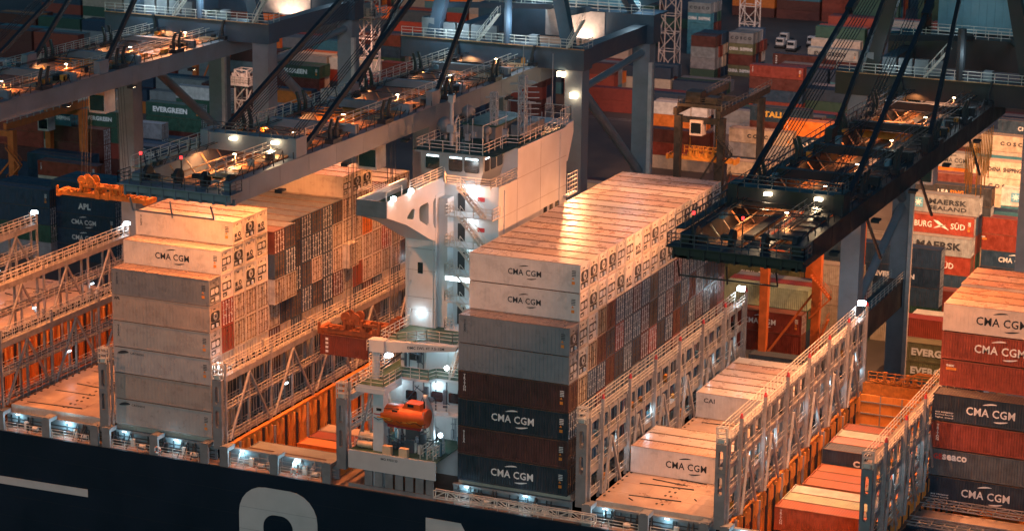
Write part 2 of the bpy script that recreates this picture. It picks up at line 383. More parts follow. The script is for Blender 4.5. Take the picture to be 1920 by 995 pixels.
def tpl_door(H,pale=False):
    k=('door',H,pale)
    if k not in TPL:
        mb=MB(); w=W/2-.13; mb.box(0,0,.17,.05,w,H-.15,0)
        for z in (.3,.5,.7): mb.box(.05,.08,H*z-.16,.062,w-.08,H*z+.16,0)
        for a,b,c,d in ((-.015,.02,.17,H-.15),(w-.03,w+.005,.17,H-.15)): mb.box(.048,a,c,.066,b,d,3)
        mb.box(.049,.02,.17,.066,w-.03,.21,3); mb.box(.049,.02,H-.2,.066,w-.03,H-.15,3)
        for y in (.22,w-.3):
            mb.tube((.1,y,.1),(.1,y,H-.08),.032,6,1)
            for z in (.2,H*.34,H*.62,H-.24): mb.box(.05,y-.09,z-.05,.13,y+.09,z+.05,1)
            mb.bar((.13,y,H*.42),(.13,y+(.35 if y<.5 else -.35),H*.42),.05,m=1)
        mb.box(.05,w-.16,H*.66,.056,w-.02,H*.8,2)
        for z in (.4,H*.5,H-.5): mb.box(.01,-.02,z-.09,.09,.07,z+.09,1)
        TPL[k]=mb.mesh('door',['paint','barw' if pale else 'bar','inkd' if pale else 'inkw','rubber'])
    return TPL[k]
def tpl_reef(H,v):
    k=('unit',H,v)
    if k in TPL: return TPL[k]
    mb=MB(); mb.box(0,.14,.17,.03,W-.14,H-.15,0)
    if v==0:
        mb.box(.03,.3,.3,.06,W-.3,H*.33,1)
        vs,fs=plate(rrect(.34,H*.36,W-.34,H*.72,.3),[],.05,lambda u,w,t:(.06+t,u,w)); mb.add(vs,fs,1)
        mb.tube((.08,W*.5,H*.54),(.12,W*.5,H*.54),.42,18,2); mb.tube((.12,W*.5,H*.54),(.13,W*.5,H*.54),.16,10,1)
        for j in range(5): mb.box(.125,W*.5-.4,H*.54-.3+j*.14,.135,W*.5+.4,H*.54-.27+j*.14,1)
        mb.box(.06,.42,.4,.1,.9,H*.26,2); mb.tube((.1,1.5,.38),(.1,1.5,.75),.16,8,2)
    elif v==1:
        mb.box(.03,.3,H*.34,.06,W-.3,H*.66,1); mb.box(.06,.4,H*.4,.09,1.1,H*.6,2); mb.tube((.07,1.6,H*.5),(.1,1.6,H*.5),.33,14,2)
        mb.box(.03,.34,.32,.05,1.2,H*.27,1); mb.box(.03,1.35,.32,.05,W-.34,H*.27,2); mb.box(.05,.5,.4,.07,.95,.6,2)
    else:
        mb.box(.03,.45,H*.12,.055,W-.45,H*.2,1); mb.box(.03,.5,H*.3,.055,.95,H*.46,1); mb.tube((.03,1.5,H*.4),(.07,1.5,H*.4),.28,14,1)
        mb.tube((.07,1.5,H*.4),(.08,1.5,H*.4),.13,10,0)
        for y in (.5,1.0,1.5): mb.box(.03,y,H*.22,.05,y+.35,H*.26,1)
    for y in (.42,W-.42): mb.box(.03,y-.03,H*.76,.05,y+.03,H*.88,1)
    mb.box(.03,W*.5-.35,H*.8,.045,W*.5+.1,H*.85,1)
    TPL[k]=mb.mesh('refrigeration_unit',['reefer','dark','bar']); return TPL[k]

CN={'N':('navy blue',(.022,.05,.09)),'J':('deep blue',(.03,.085,.14)),'R':('red',(.26,.045,.028)),'B':('dark brown',(.11,.03,.024)),
    'O':('orange',(.62,.17,.025)),'W':('white',(.6,.58,.54)),'G':('grey',(.24,.25,.26)),'T':('tan',(.46,.37,.29)),'E':('dark green',(.03,.085,.06)),
    'L':('teal',(.05,.19,.24)),'V':('olive green',(.16,.16,.085)),'D':('charcoal',(.05,.055,.065)),'Y':('pale green',(.4,.45,.3)),'P':('pink',(.55,.22,.2)),'S':('slate grey',(.11,.125,.14))}
NC=[0]
def jit(c): 
    k=random.uniform(.82,1.16); return (c[0]*k*random.uniform(.94,1.06),c[1]*k,c[2]*k*random.uniform(.94,1.06),1)
def container(x,y,z,L,H,code,label,group,kind='dry',mark='',ink=None,big=1.0,detail=2,unit=None,ends=True,color=None):
    """one container; detail 2 = corrugated sides, 1 = plain hidden sides"""
    col=color or jit(CN[code][1]); mt='paint' if kind=='dry' else 'reefer'
    me=tpl(kind,L,H) if detail==2 else tpl_plain(L,H,mt)
    o=bpy.data.objects.new('shipping_container' if kind=='dry' else 'reefer_container',me); COL.objects.link(o)
    o.location=(x,y,z); o.color=col; WL[o.name]=Vector((x,y,z)); tag(o,label,'container',group); NC[0]+=1
    if ends:
        if kind=='dry':
            d=tpl_door(H,code in 'WTOY' or random.random()<.35)
            a=child('door',d,o,(L-.1,.13,0),col); b=child('door',d,o,(L-.1,W-.13,0),col); b.scale=(1,-1,1)
        else: child('refrigeration_unit',tpl_reef(H,random.choice((0,0,0,1,1,2)) if unit is None else unit),o,(L-.1,0,0),col)
    for mk in mark:
        k=ink or ('inkd' if code in 'WTGPY' else 'inkw')
        child('lettering',logo(mk,L,H,k,big),o,(0,-.012 if kind=='dry' else .01,0))
    return o
ORD=['front','second','third','fourth','fifth','sixth','seventh','eighth','ninth','tenth','eleventh','twelfth','thirteenth','fourteenth','fifteenth','sixteenth','seventeenth','eighteenth','nineteenth','twentieth']
TIER=['bottom','second','third','fourth','fifth','sixth','seventh','eighth','ninth']
RP=2.5618
MASS=[]     # (x,y,z,L,H,colour,doors)
def mass(x,y,z,L,H,code,doors=False): MASS.append((x,y,z,L,H,jit(CN[code][1]),doors))

# ------------------------------------------------------------------ containers stowed on the ship
L40=12.192
def pick(s): return random.choice(s)
# flat-topped stack beside the bridge: x 0..12.2, rows 0..18
MZ=[.02+2.955*i for i in range(9)]
gM='containers of the flat-topped deck stack'
for t,(c,kd,mk) in enumerate((('N','dry','c'),('B','dry','v'),('N','dry','c'),('B','dry','t'),('G','reefer',''),('G','reefer','v'))):
    nm={'c':'with white lettering','v':'with upright lettering','t':'with upright lettering','':'with plain side'}[mk]
    container(0,0,MZ[t],L40,2.896,c,f'{CN[c][0]} container {nm}, {TIER[t]} tier of the flat-topped stack\'s front',gM,kd,mk,color=(.017,.028,.045,1) if c=='N' else (.075,.03,.03,1) if c=='B' else (.2,.215,.235,1))
pat=['WWTBNNBNSNNBNNDNNBW','WTBNRNNBDNBNNBSNNBN','TNNBNSNBRNNBNDBNBRN']
for r in range(1,19):
    y=r*RP
    for t in (7,6,5,4,3):
        if r==18 and t>5: continue
        lab=f'{ORD[r]} row back, {TIER[7-t] if t<7 else "top"} {"tier down" if t<7 else "tier"}, flat-topped deck stack'
        if t>5:
            c='W'; fr=r==1
            container(0,y,MZ[t],L40,2.896,c,(f'white reefer with dark lettering and arcs, {"top" if t==7 else "second from top"}, flat-topped deck stack front') if fr else 'white reefer container, '+lab,gM,'reefer','c' if fr else '',detail=2,big=.78,color=jit((.56,.53,.49)) if not fr else (.58,.56,.54,1))
        else:
            c=pat[5-t][r-1 if t==5 else r-1]
            kd='reefer' if c=='W' else 'dry'
            container(0,y,MZ[t],L40,2.896,c,f'{CN[c][0]} {"reefer" if kd=="reefer" else "container door end"}, '+lab,gM,kd,'',detail=1,color=lift(jit(CN[c][1])) if c in 'NJ' else None)
    for t in range(3): mass(0,y,MZ[t],L40,2.896,pick('NNNRBJGJ'),True)

# stepped stack on the other side of the bridge: x -41.4..-29.2
XL=-41.36
LZ=[.24,3.19,6.14,9.09,12.02,14.92,17.8,20.45]; LH=[2.896]*6+[2.591,2.591]
gL='containers of the stepped deck stack'
fr=[('W','r'),('T','') ,('W','r'),('W','v'),('T','p'),('S','v')]
fcol=[(.36,.34,.325,1),(.33,.28,.25,1),(.37,.355,.35,1),(.36,.33,.31,1),(.36,.29,.25,1),(.17,.18,.2,1)]
fl=['with a small winged emblem, bottom','with two pale patches, second','with a small winged emblem, third','with small upright lettering, fourth','with a small corner mark, fifth','with faint upright lettering, sixth']
for t in range(6):
    container(XL,0,LZ[t],L40,2.896,'W',f'{"slate" if t==5 else "grey white"} reefer {fl[t]} tier of the stepped stack\'s front',gL,'reefer',fr[t][1],color=fcol[t],unit=t%2)
container(XL,RP,LZ[6],L40,2.591,'W','white reefer with dark lettering and arcs on the stepped stack\'s middle step',gL,'reefer','c',color=(.52,.49,.46,1),unit=1,big=.9)
container(XL,2*RP,LZ[7],L40,2.591,'W','white reefer with upright dark lettering on the stepped stack\'s highest step',gL,'reefer','v',color=(.55,.5,.46,1),unit=2,big=.9)
# columns from bottom tier 2/3 upward; lower case = 45 ft box
cols={1:'WRRWW',2:'RWWWWWW'[1:],3:'DWWWWWW'[1:],4:'DTWWWWW'[1:],5:'BWw nb'.replace(' ',''),6:'TNwnn',7:'NnNNNN'[1:],8:'TNNNN',9:'TNTNN',10:'NNNNN',11:'WBTWN',12:'WTwTWW',13:'NRTTWW',14:'BWTOWW',15:'NWTTB',16:'WTRWT',17:'NWTBT',18:'TNTWT'}
for r in range(1,19):
    y=r*RP; cs=cols[r]; t0=2
    ntop=6 if r==1 else 8 if r in (2,3,4,12,13,14) else 7
    for t in range(2): mass(XL,y,LZ[t],L40,LH[t],pick('NNBJGWTN'),True)
    for t in range(2,ntop):
        c=cs[min(t-2,len(cs)-1)]
        if r==2 and t==7: continue
        long=c.islower(); c=c.upper()
        ree=c=='W' and (t>=5 and r<5 or r>11 and t>6); c='T' if (c=='W' and not ree and r>5) else c
        if t==2: mass(XL,y,LZ[t],L40,LH[t],c,True); continue
        d=ntop-1-t; lab=f'{ORD[r]} row back, {"top" if d==0 else TIER[d]+" tier down"} of the stepped stack'
        x=XL-(.76 if long else 0); Ln=L40+(1.52 if long else 0)
        vis=r==12 and t==7 or long
        col=jit((.5,.46,.42)) if c in 'WT' else lift(jit(CN[c][1])) if c=='N' else None
        container(x,y,LZ[t],Ln,LH[t],c,f'{CN[c][0]} {"longer" if long else ""} {"reefer" if ree else "container end"}, '.replace('  ',' ')+lab,gL,'reefer' if ree else 'dry','5' if long else '',detail=2 if (vis or d==0) else 1,color=col)
# stack rising from the open hold near the frame's edge
XR=43.7; gR='containers of the stack above the open hold'
for t,(c,mk) in enumerate((('N','x'),('S','Q'),('R','t'),('N','x'))):
    nm={'x':'with white lettering and three small lines','Q':'with red and white lettering','t':'with upright white lettering'}[mk]
    container(XR,9*RP,-3.06+3.0*t,L40,2.896,c,f'{CN[c][0]} container {nm}, {"bottom" if t==0 else "fourth" if t==3 else TIER[t]} tier above the open hold',gR,'dry',mk,color=(.03,.045,.066,1) if c=='N' else (.26,.055,.035,1) if c=='R' else (.095,.11,.125,1),big=1.08)
for r in range(10,16):
    n=7; dz=.3 if r>12 else 0
    for t in range(n):
        z=-3.06+3.0*t+(dz if t==n-1 else 0)
        if r==10 and t>3:
            c,mk,kd=(('R','b','dry'),('R','c','dry'),('W','c','reefer'))[t-4]
            container(XR,r*RP,z,L40,2.896,c,(f'white reefer with large dark lettering topping the front of the hold stack','red container with large white lettering and arcs below the white reefer','red ribbed container with a small two-colour mark, hold stack')[6-t],gR,kd,mk,big=1.12,color=(.3,.06,.035,1) if c=='R' else (.6,.52,.46,1))
        elif t==n-1: container(XR,r*RP,z,L40,2.896,'W',f'white roofed container on top of the hold stack, {ORD[r-10]} row back',gR,'reefer','',ends=False,color=jit((.58,.44,.34)))
        elif r<12 and t>3: mass(XR,r*RP,z,L40,2.896,pick('NRBW'))
# white reefers standing on the closed hatch between the plated lashing bridges
gN='white reefers on the hatch cover'
for i,(r,mk) in enumerate(((4,'c'),(5,''),(6,''),(12,'l'),(13,''),(14,''),(15,''),(16,''),(17,''))):
    nm='with dark lettering and arcs, front of the nearer group' if mk=='c' else 'with small dark letters, front of the farther group' if mk=='l' else f'on the hatch cover, {ORD[r-4] if r<8 else ORD[r-12]} back in the {"nearer" if r<8 else "farther"} group'
    container(15.3,r*RP-.3,.02,L40,2.896,'W','white reefer '+nm,gN,'reefer',mk,color=jit((.58,.52,.47)),big=.95)
# boxes down in the open holds
gH='containers down in the open hold'
for i,(y,zt,c,mk) in enumerate(((13.7,-2.7,'R','t'),(16.2,-2.7,'Y',''),(18.7,-2.7,'W',''),(23.5,-3.4,'R','v'),(26,-3.4,'O',''),(28.5,-3.4,'R',''),(31.1,-1.75,'N','k'),(33.6,-1.75,'P',''),(36.1,-1.75,'W',''),(38.6,-1.75,'O',''))):
    container(29.95,y,zt-2.6,L40,2.591,c,f'{CN[c][0]} container sunk in the open hold between plated lashing bridges, {ORD[i]} row',gH,'dry',mk,color=None if c not in 'RO' else jit((.36,.1,.05)))
    mass(29.95,y,zt-5.3,L40,2.591,pick('RNT'))
for i,(y,zt,c) in enumerate(((-.2+1.2,-1.5,'G'),(3.6,-1.5,'G'),(14.5,-4.35,'O'),(17.1,-4.35,'R'),(19.7,-4.35,'T'))):
    container(-26.75,y,zt-2.6,L40,2.591,c,f'{CN[c][0]} container low in the orange hold beside the lifeboat deck, {ORD[i]} row',gH,'dry','')
# two boxes hanging from the middle crane's spreader
for i,(x,c,nm) in enumerate(((-26.6,'B','dark red short box, outer one of the pair'),(-20.45,'S','slate short box, inner one of the pair'))):
    container(x,20,4.75,6.058,2.4,c,nm+' hanging under the rusty spreader','boxes hanging from the spreader','dry','d' if i==0 else '',color=(.17,.04,.022,1) if c=='B' else None)

# ------------------------------------------------------------------ the ship
SHIP=thing('container_ship','dark navy container ship with white bridge tower and lashing bridges alongside the quay','container ship',(0,24,-2.2))
X0,X1=-135,92
mb=MB()
mb.box(X0,-1.5,-22,X1,-1.25,-2.25); mb.box(X0,49.8,-22,X1,50.05,-2.25); mb.box(X0,-1.24,-21.9,X1,49.79,-21.5)
HULL=mb.build('hull','hull',SHIP)
mb=MB()
for i in range(1,8): mb.box(X0,-1.506,-2.25-2.5*i,X1,-1.5,-2.24-2.5*i)
mb.build('plate_seam','dark',HULL)
mb=MB()      # big hull lettering (the C, the stem of the M) and the swoosh bar
def letterC(u0,u1,w0,w1,t,r):
    o=rrect(u0,w0,u1,w1,r,6); i=rrect(u0+t,w0+t,u1-t,w1-t,r*.45,6)
    v,f=plate(o,[i],.02,lambda u,w,k:(u,-1.52+k,w)); return v,f
v,f=letterC(-25.1,-15.6,-14.5,-3.75,2.95,3.2)
mb.add(v,f)
HL=mb.build('hull_letter','hullw',HULL)
MB().box(-25.1,-1.536,-6.3,-15.6,-1.532,-6.27).box(-25.1,-1.536,-8.8,-15.6,-1.532,-8.77).build('weld_seam','lashg',HL)
mb=MB().prism([(-2.9,-15),(-2.9,-4.1),(1.1,-4.1),(4.6,-10),(8.1,-4.1),(12,-4.1),(12,-15),(9,-15),(9,-9),(4.6,-14.5),(.1,-9),(.1,-15)],'y',-1.53,-1.505)
mb.build('hull_letter','hullw',HULL)
mb=MB().prism([(-75,-8.75),(-44.3,-8.35),(-44.3,-7.45),(-75,-7.85)],'y',-1.53,-1.505); mb.build('hull_stripe','hullw',HULL)
# main deck and side passage
BAYS=[(-100,1),(-85.4,1),(-70.6,0),(-55.9,1),(XL-.6,1),(-27.1,0),(-12.6,2),(-.6,1),(14.75,1),(29.35,0),(43.4,0),(58,1)]
mb=MB().box(X0,-1.25,-2.35,X1,.25,-2.22); mb.box(X0,48.6,-2.35,X1,49.8,-2.22)
for x in (-101.3,-86.9,-72.2,-57.5,-43.3,-28.9,-14.3,13.0,27.7,42.3,56.9): mb.box(x,.25,-2.35,x+1.7,48.6,-2.22)
mb.box(-12.6,.25,-2.36,-.5,48.6,-2.225)
mb.build('main_deck','deck',SHIP)
for x0,k in BAYS:      # longitudinal coamings, container pedestals
    if k==2: continue
    MB().box(x0,.28,-2.2,x0+13.2,.5,-.75).box(x0,.1,-.75,x0+13.2,.55,-.5).build('coaming','lashg',SHIP)
k=0
for x0,kk in BAYS:
    if x0<-75 or x0>45 or kk==2: continue
    for px in (.1,6.2,12.5):
        if -2<x0+px<14 and x0>-2: continue
        q=MB().box(x0+px-.5,-1.32,-2.25,x0+px+.5,-1.0,-.05); q.box(x0+px-.5,-1.0,-.5,x0+px+.5,.3,-.05)
        q.box(x0+px-.3,-1.325,-.04,x0+px+.3,-.9,.05)
        q.build('container_pedestal','lashg',SHIP)
for x0,kk in BAYS:
    if kk==2 or x0<-75 or x0>45: continue
    q=MB()
    for z in (-1.9,-1.62,-1.2): q.bar((x0+.2,.16,z),(x0+13,.16,z),.09)
    for k in range(16):
        a=x0+random.uniform(.4,12.4); q.bar((a,.2,-2.2),(a,.2,-.75),.1)
        if k%3==0: q.bar((a,-.95,-2.2),(a,.1,-.6),.08)
        if k%4==1: q.box(a,-.2,-2.2,a+random.uniform(.3,1.1),.15,-2.2+random.uniform(.4,1.2))
    q.build('passage_pipes','dark' if random.random()<.5 else 'lash',SHIP)
for i,(x,nm) in enumerate(((-35.2,'lifebuoy ring under the stepped stack on the ship side rail'),(-18.4,'lifebuoy ring on the ship side rail below the orange hold'))):
    q=MB(); n=14
    for k in range(n):
        a0,a1=2*math.pi*k/n,2*math.pi*(k+1)/n; q.tube((x+.36*math.cos(a0),-1.4,-1.55+.36*math.sin(a0)),(x+.36*math.cos(a1),-1.4,-1.55+.36*math.sin(a1)),.09,6,k%4==0)
    o=q.build('lifebuoy',['inkw','boat'],None,(x,-1.4,-1.9)); tag(o,nm,'lifebuoy',None)
mb=MB()
for x0,kk in BAYS:
    if kk==2 or x0<-75 or x0>45: continue
    for a in (.9,7.0): mb.rail([(x0+a,-1.3,-2.2),(x0+a+4.8,-1.3,-2.2)],1.0,1.6,.05)
    for a in (2.5,9.0):
        mb.box(x0+a,-.1,-2.2,x0+a+.5,.2,-1.3); mb.tube((x0+a+1.2,-.2,-1.9),(x0+a+1.9,-.2,-1.9),.22,8)
mb.build('deck_railing','rail',SHIP)
# passage lamps
def lamp_point(x,y,z,p,col=(.55,.85,1),r=.15):
    l=bpy.data.lights.new('deck_lamp_light','POINT'); l.energy=p; l.color=col; l.shadow_soft_size=r
    o=bpy.data.objects.new('deck_lamp_light',l); COL.objects.link(o); o.location=(x,y,z); return o
for x0,kk in BAYS:
    if kk==2 or x0<-60 or x0>32: continue
    for a in (1.6,8.2):
        if random.random()<.25: continue
        MB().box(x0+a-.25,.05,-.72,x0+a+.25,.27,-.6).build('passage_lamp','tube',SHIP)
        lamp_point(x0+a,-.3,-.95,random.uniform(60,190),(.4,.8,1))
# hold linings for the open holds
for x0,x1 in ((-70.6,-57.6),(-27.1,-14.4),(29.25,42.3),(43.45,56.8)):
    q=MB()
    q.box(x0-.14,.5,-11,x0,48.2,-.3); q.box(x1,.5,-11,x1+.14,48.2,-.3); q.box(x0,48.05,-11,x1,48.19,-.35); q.box(x0,.51,-11,x1,.64,-2.3); q.box(x0,.5,-11.2,x1,48.2,-11)
    q.box(x0-.2,.5,-.3,x0+.25,48.2,-.12)
    h=q.build('hold_lining','orange',SHIP)
    q=MB(); y=1.2
    while y<48:
        q.prism([(0,-.45),(.42,-.6),(.42,-1.9),(.1,-2.6),(.1,-6),(0,-6)],'y',0,.12); n=12
        q.v[-n:]=[(x0+a,y+b,c) for a,b,c in q.v[-n:]]
        q.box(x0+.002,y+.34,-6,x0+.16,y+.42,-.5)
        y+=1.28*(1 if int(y*10)%2 else 1.0)
    q.build('stiffener','orange',h)
    q=MB()
    for y in (9,22,35): q.box(x0+.001,y,-6.2,x0+.06,y+1.5,-4.2)
    q.build('hold_opening','dark',h)
    y=1.9; k=0
    while y<47.5:
        MB().box(x0+.17,y-.07,-9,x0+.42,y+.1,-.8 if k%2 else -.3).build('cell_guide','dark' if k%3 else 'lash',h); y+=RP; k+=1
    q=MB()
    for a in range(1,5): q.box(x0+a*2.55,47.95,-8,x0+a*2.55+.14,48.04,-.4)
    for z in (-1.2,-2.6,-4.0): q.bar((x0+.3,47.98,z),(x1-.3,47.98,z),.12)
    q.rail([(x0+.1,.9,-.12),(x0+.1,47.5,-.12)],1.0,2.56,.05,2)
    q.build('hold_framework','lash',h)
# closed hatch covers
gHC='hatch covers along the deck'
for nm,x0 in (('pale hatch cover by the bow-side truss lashing bridge, far off',-85.1),('rust streaked bare hatch cover beside the stepped container stack',-55.5),('hatch cover under the stepped container stack',XL-.2),('hatch cover under the flat-topped container stack',-.15),('rusty pink hatch cover carrying the white reefers',15.1)):
    q=MB(); x1=x0+12.5; zt={-55.5:.3,-85.1:.3}.get(x0,-.02)
    for a,b in ((.6,16.2),(16.3,32.2),(32.3,48)):
        q.box(x0,a,zt-.85,x1,b,zt)
        for i in range(1,5): q.box(x0+.1,a+(b-a)*i/5-.03,zt,x1-.1,a+(b-a)*i/5+.03,zt+.012)
        for i in range(1,3): q.box(x0+12.5*i/3-.03,a+.1,zt,x0+12.5*i/3+.03,b-.1,zt+.02)
    o=q.build('hatch_cover','hatch',None,(x0,24,zt-.85)); tag(o,nm,'hatch cover',gHC)
    q=MB(); y=2.0
    while y<47:
        for xx in (x0+.25,x0+5.9,x0+6.5,x1-.45): q.box(xx,y,zt+.012,xx+.2,y+.28,zt+.05+.04*random.random())
        if random.random()<.5: q.tube((x0+random.uniform(1,11),y,zt+.012),(x0+1+random.random()*10,y+.4,zt+.05),.07,6)
        y+=2.56/2
    for yy in (7,15,24):
        if x0<-50: q.box(x0+1.5,yy,zt+.012,x0+6.5,yy+.22,zt+.03)
    q.build('lashing_socket','dark',o)

# ------------------------------------------------------------------ lashing bridges
def flood(parent,x,y,z,s=.35):
    return MB().box(x-s,y-s*.7,z-s*.6,x+s,y+s*.7,z+s*.6).build('floodlight','lampc',parent)
def end_pillar(lb,x,y,zt,z0=-.5,w=1.1):
    v,f=plate([(x,z0),(x+w,z0),(x+w,zt),(x,zt)],[rrect(x+w*.3,zt-2.6,x+w*.7,zt-.7,.2),rrect(x+w*.3,zt-5.3,x+w*.7,zt-3.4,.2)],.5,lambda u,k,t:(u,y+t,k))
    q=MB(); q.add(v,f); q.box(x,y-.25,zt-2.95,x+w,y-.27,zt-2.85); p=q.build('end_pillar','lashg',lb)
    q=MB()
    for a in (x+.04,x+w-.04):
        for b in (y-.22,y+.22): q.bar((a,b,zt),(a,b,zt+1.7),.08)
    for k in (.55,1.1,1.7): q.bar((x,y-.22,zt+k),(x+w,y-.22,zt+k),.1); q.bar((x,y+.22,zt+k),(x+w,y+.22,zt+k),.1)
    q.box(x+.15,y-.1,zt+.05,x+w-.3,y+.15,zt+.5); q.build('cage','rail',p)
def plated(x,label):
    lb=thing('lashing_bridge',None,None,(x,24,0)); lb.parent=SHIP; lb.location=Vector((x,24,0))-WL[SHIP.name]; lb['label']=label
    del_=None; w=1.15; q=MB(); R1=RP
    for i in range(19):
        y0=i*R1+.02; y1=(i+1)*R1-.02
        for z0,z1,h0,h1 in ((5.72,8.45,5.98,8.1),(3.12,5.68,3.3,5.42)):
            for xx in (x+w-.04,):
                v,f=plate([(y0,z0),(y1,z0),(y1,z1),(y0,z1)],[rrect(y0+.25,h0,y1-.25,h1,.3,3)],.05,lambda u,k,t,xx=xx:(xx+t,u,k)); q.add(v,f)
        q.box(x+w-.06,y0,.25,x+w,y1,.55); q.box(x+w-.06,y0,2.65,x+w,y1,3.1)
    for i in range(20):
        y=i*R1; q.box(x+w-.2,y-.13,-.4,x+w+.09,y+.13,8.75); q.box(x-.06,y-.1,-.4,x+.12,y+.1,8.6)
    for z in (8.46,5.69,3.11,.2): q.box(x+.03,-.1,z,x+w-.07,49,z+.07)
    q.build('plating','lash',lb)
    q=MB()
    for z in (8.55,5.78,3.2,.3):
        q.rail([(x+w+.14,-.3,z),(x+w+.14,49,z)],1.1,1.28 if z>8 else 2.56,.06 if z>8 else .035,3 if z>8 else 2)
        if z>8: q.rail([(x-.05,-.3,z),(x-.05,49,z)],1.2,1.28,.06)
    q.build('railing','rail',lb)
    q=MB()
    for i in range(2,19,3):
        y=i*R1; top=5.4
        MB().bar((x+w+.28,y,top),(x+w+.5,y-2.3,.0),.24,.24).build('brace','lash',lb); MB().bar((x+w+.28,y+.1,top),(x+w+.5,y+2.3,.0),.24,.24).build('brace','lash',lb)
    q=MB()
    for i in range(1,20,3):
        y=i*R1; pp=MB().box(x+w+.1,y-.16,.0,x+w+.42,y+.16,10.1).build('guide_post','lash',lb)
        MB().tube((x+w+.26,y,10.1),(x+w+.26,y,10.55),.2,8,r2=.1).build('post_cap','red',pp)
    for i in range(19):
        for z in (.35,3.25,5.85):
            if random.random()<.75: MB().bar((x+.5,i*R1+random.uniform(.3,2),z+.1),(x+.5,i*R1+random.uniform(.3,2),z+random.uniform(1.2,2.3)),.07).build('lashing_rod','rail' if random.random()<.5 else 'dark',lb)
            if random.random()<.4: MB().box(x+.3,i*R1+.5,z,x+.7,i*R1+.5+random.uniform(.3,1),z+random.uniform(.2,.8)).build('gear_box',random.choice(('yellow','dark','house')),lb)
        if i%3==1:
            for z in (2.85,5.45): MB().box(x+.5,i*R1+.5,z,x+.6,i*R1+1.6,z+.09).build('lamp_tube','tube',lb)
    end_pillar(lb,x,-.75,8.3)
    flood(lb,x+.6,49.2,10.2,.4)
    return lb
LB1=plated(13.5,'plated lashing bridge beside the flat-topped stack'); LB2=plated(28.15,'plated lashing bridge between white reefers and open hold'); LB3=plated(42.5,'plated lashing bridge at the edge of the open hold'); LB3.location+=Vector((0,1.0,-.7))
def truss(x,label,y1=49.3,y0=0,pil=True):
    lb=thing('lashing_bridge',None,None,(x,24,0)); lb.parent=SHIP; lb.location=Vector((x,24,0))-WL[SHIP.name]; lb['label']=label
    w=1.15; q=MB()
    for xx in (x+.08,x+w-.08):
        q.box(xx-.09,y0,6.75,xx+.09,y1,7.35); q.box(xx-.06,y0,.1,xx+.06,y1,.4); q.bar((xx,y0,3.9),(xx,y1,3.9),.2)
    q.box(x,y0,7.36,x+w,y1,7.44); q.box(x+.1,y0,3.4,x+w-.1,y1,3.5)
    i=0; y=y0
    while y<=y1+.1:
        for xx in (x+.08,x+w-.08): q.box(xx-.12,y-.12,-.4,xx+.12,y+.12,7.35 if i%2 else 8.9)
        y+=4.93; i+=1
    q.build('truss','lash',lb)
    q=MB(); y=y0+4.93
    while y<y1-2:
        xx=x+w+.06
        MB().bar((xx,y,6.7),(xx,y-4.4,.1),.26,.2).build('brace','lash',lb); MB().bar((xx,y,6.7),(xx,y+4.4,.1),.26,.2).build('brace','lash',lb)
        y+=9.86
    q=MB()
    for z,h in ((7.45,1.15),(3.5,1.1),(.1,1.1)):
        for xx in (x+w+.02,x+.02): q.rail([(xx,y0,z),(xx,y1,z)],h,1.28,.065 if z>7 else .055)
    q.build('railing','rail',lb)
    q=MB(); y=y0+1
    while y<y1:
        q.box(x+.25,y,7.45,x+.55,y+.25,7.45+random.uniform(.3,.8)); q.bar((x+.6,y+.4,7.5),(x+.6,y+.4+random.uniform(-.2,.9),8.3),.07)
        q.box(x+.3,y,3.5,x+.6,y+.3,3.9); y+=1.28
    q.build('lashing_rod','dark',lb)
    if pil: end_pillar(lb,x,y0-.75,7.2)
    for yy in (13,27,40): MB().box(x+w+.05,yy-.3,3.0,x+w+.2,yy+.3,3.15).build('lamp_tube','tube',lb); lamp_point(x+w+.3,yy,2.7,26)
    flood(lb,x+.6,y1+.3,8.9,.35)
    return lb
truss(-28.45,'truss lashing bridge right behind the hanging boxes'); truss(-13.55,'short truss lashing bridge beside the lifeboat deck',9.9)
truss(-42.75,'truss lashing bridge at the stepped stack'); truss(-57.25,'braced truss lashing bridge beyond the bare hatch'); truss(-71.75,'second braced truss lashing bridge'); truss(-86.3,'farthest braced truss lashing bridge')

q=MB().box(29.6,48.3,-.35,42.2,48.9,1.0); q.box(30.2,48.9,1.0,41.8,49.6,1.15)
q.rail([(30.2,48.3,1.15),(41.8,48.3,1.15)],1.3,1.1,.09,3)
for k in range(12): a=31+k*.9; q.box(a,48.4,1.15,a+.35,49,1.5+.9*((k*5)%3)/2)
q.bar((36,48.4,2.8),(41,48.4,2.8),.3); q.bar((33,48.4,1.2),(36,48.4,2.8),.2)
GB=q.build('coaming_gear','spread',SHIP)

# ------------------------------------------------------------------ accommodation
def part(name,parent=SHIP,loc=None,label=None):
    e=bpy.data.objects.new(name,None); COL.objects.link(e); e.parent=parent; loc=Vector(loc or (0,0,0)); e.location=loc-WL[parent.name]; WL[e.name]=loc
    if label: e['label']=label
    return e
def geo(v,f):
    q=MB(); q.add(v,f); return q
q=MB()
q.box(-11.35,18.2,-2.2,-1.5,32.0,31.3); q.box(-11.35,13.2,-2.2,-1.5,18.2,28.05)
q.box(-11.38,11.0,-2.2,-7.8,13.2,27.0); q.box(-7.8,11.7,-2.2,-6.75,13.2,26.6)
q.prism([(31.9,31.5),(34.0,31.7),(34.0,30.3),(32.4,27.3),(31.9,27.3)],'x',-9.5,-1.52)
q.box(-1.5,31.2,23.4,-1.0,34.2,23.55); q.box(-1.5,31.2,19.9,-1.0,34.2,20.05)
ACC=q.build('accommodation_block','ship',SHIP)
q=MB()
for z in (28.0,24.6,21.2,17.8): q.box(-1.497,13.25,z,-1.485,31.9,z+.05)
q.box(-1.497,18.1,20,-1.485,18.15,28); q.box(-1.497,24.5,20,-1.485,24.54,31)
for z in (14.2,15.6,18.6,21): q.box(-11.3,10.985,z,-7.85,10.997,z+.05)
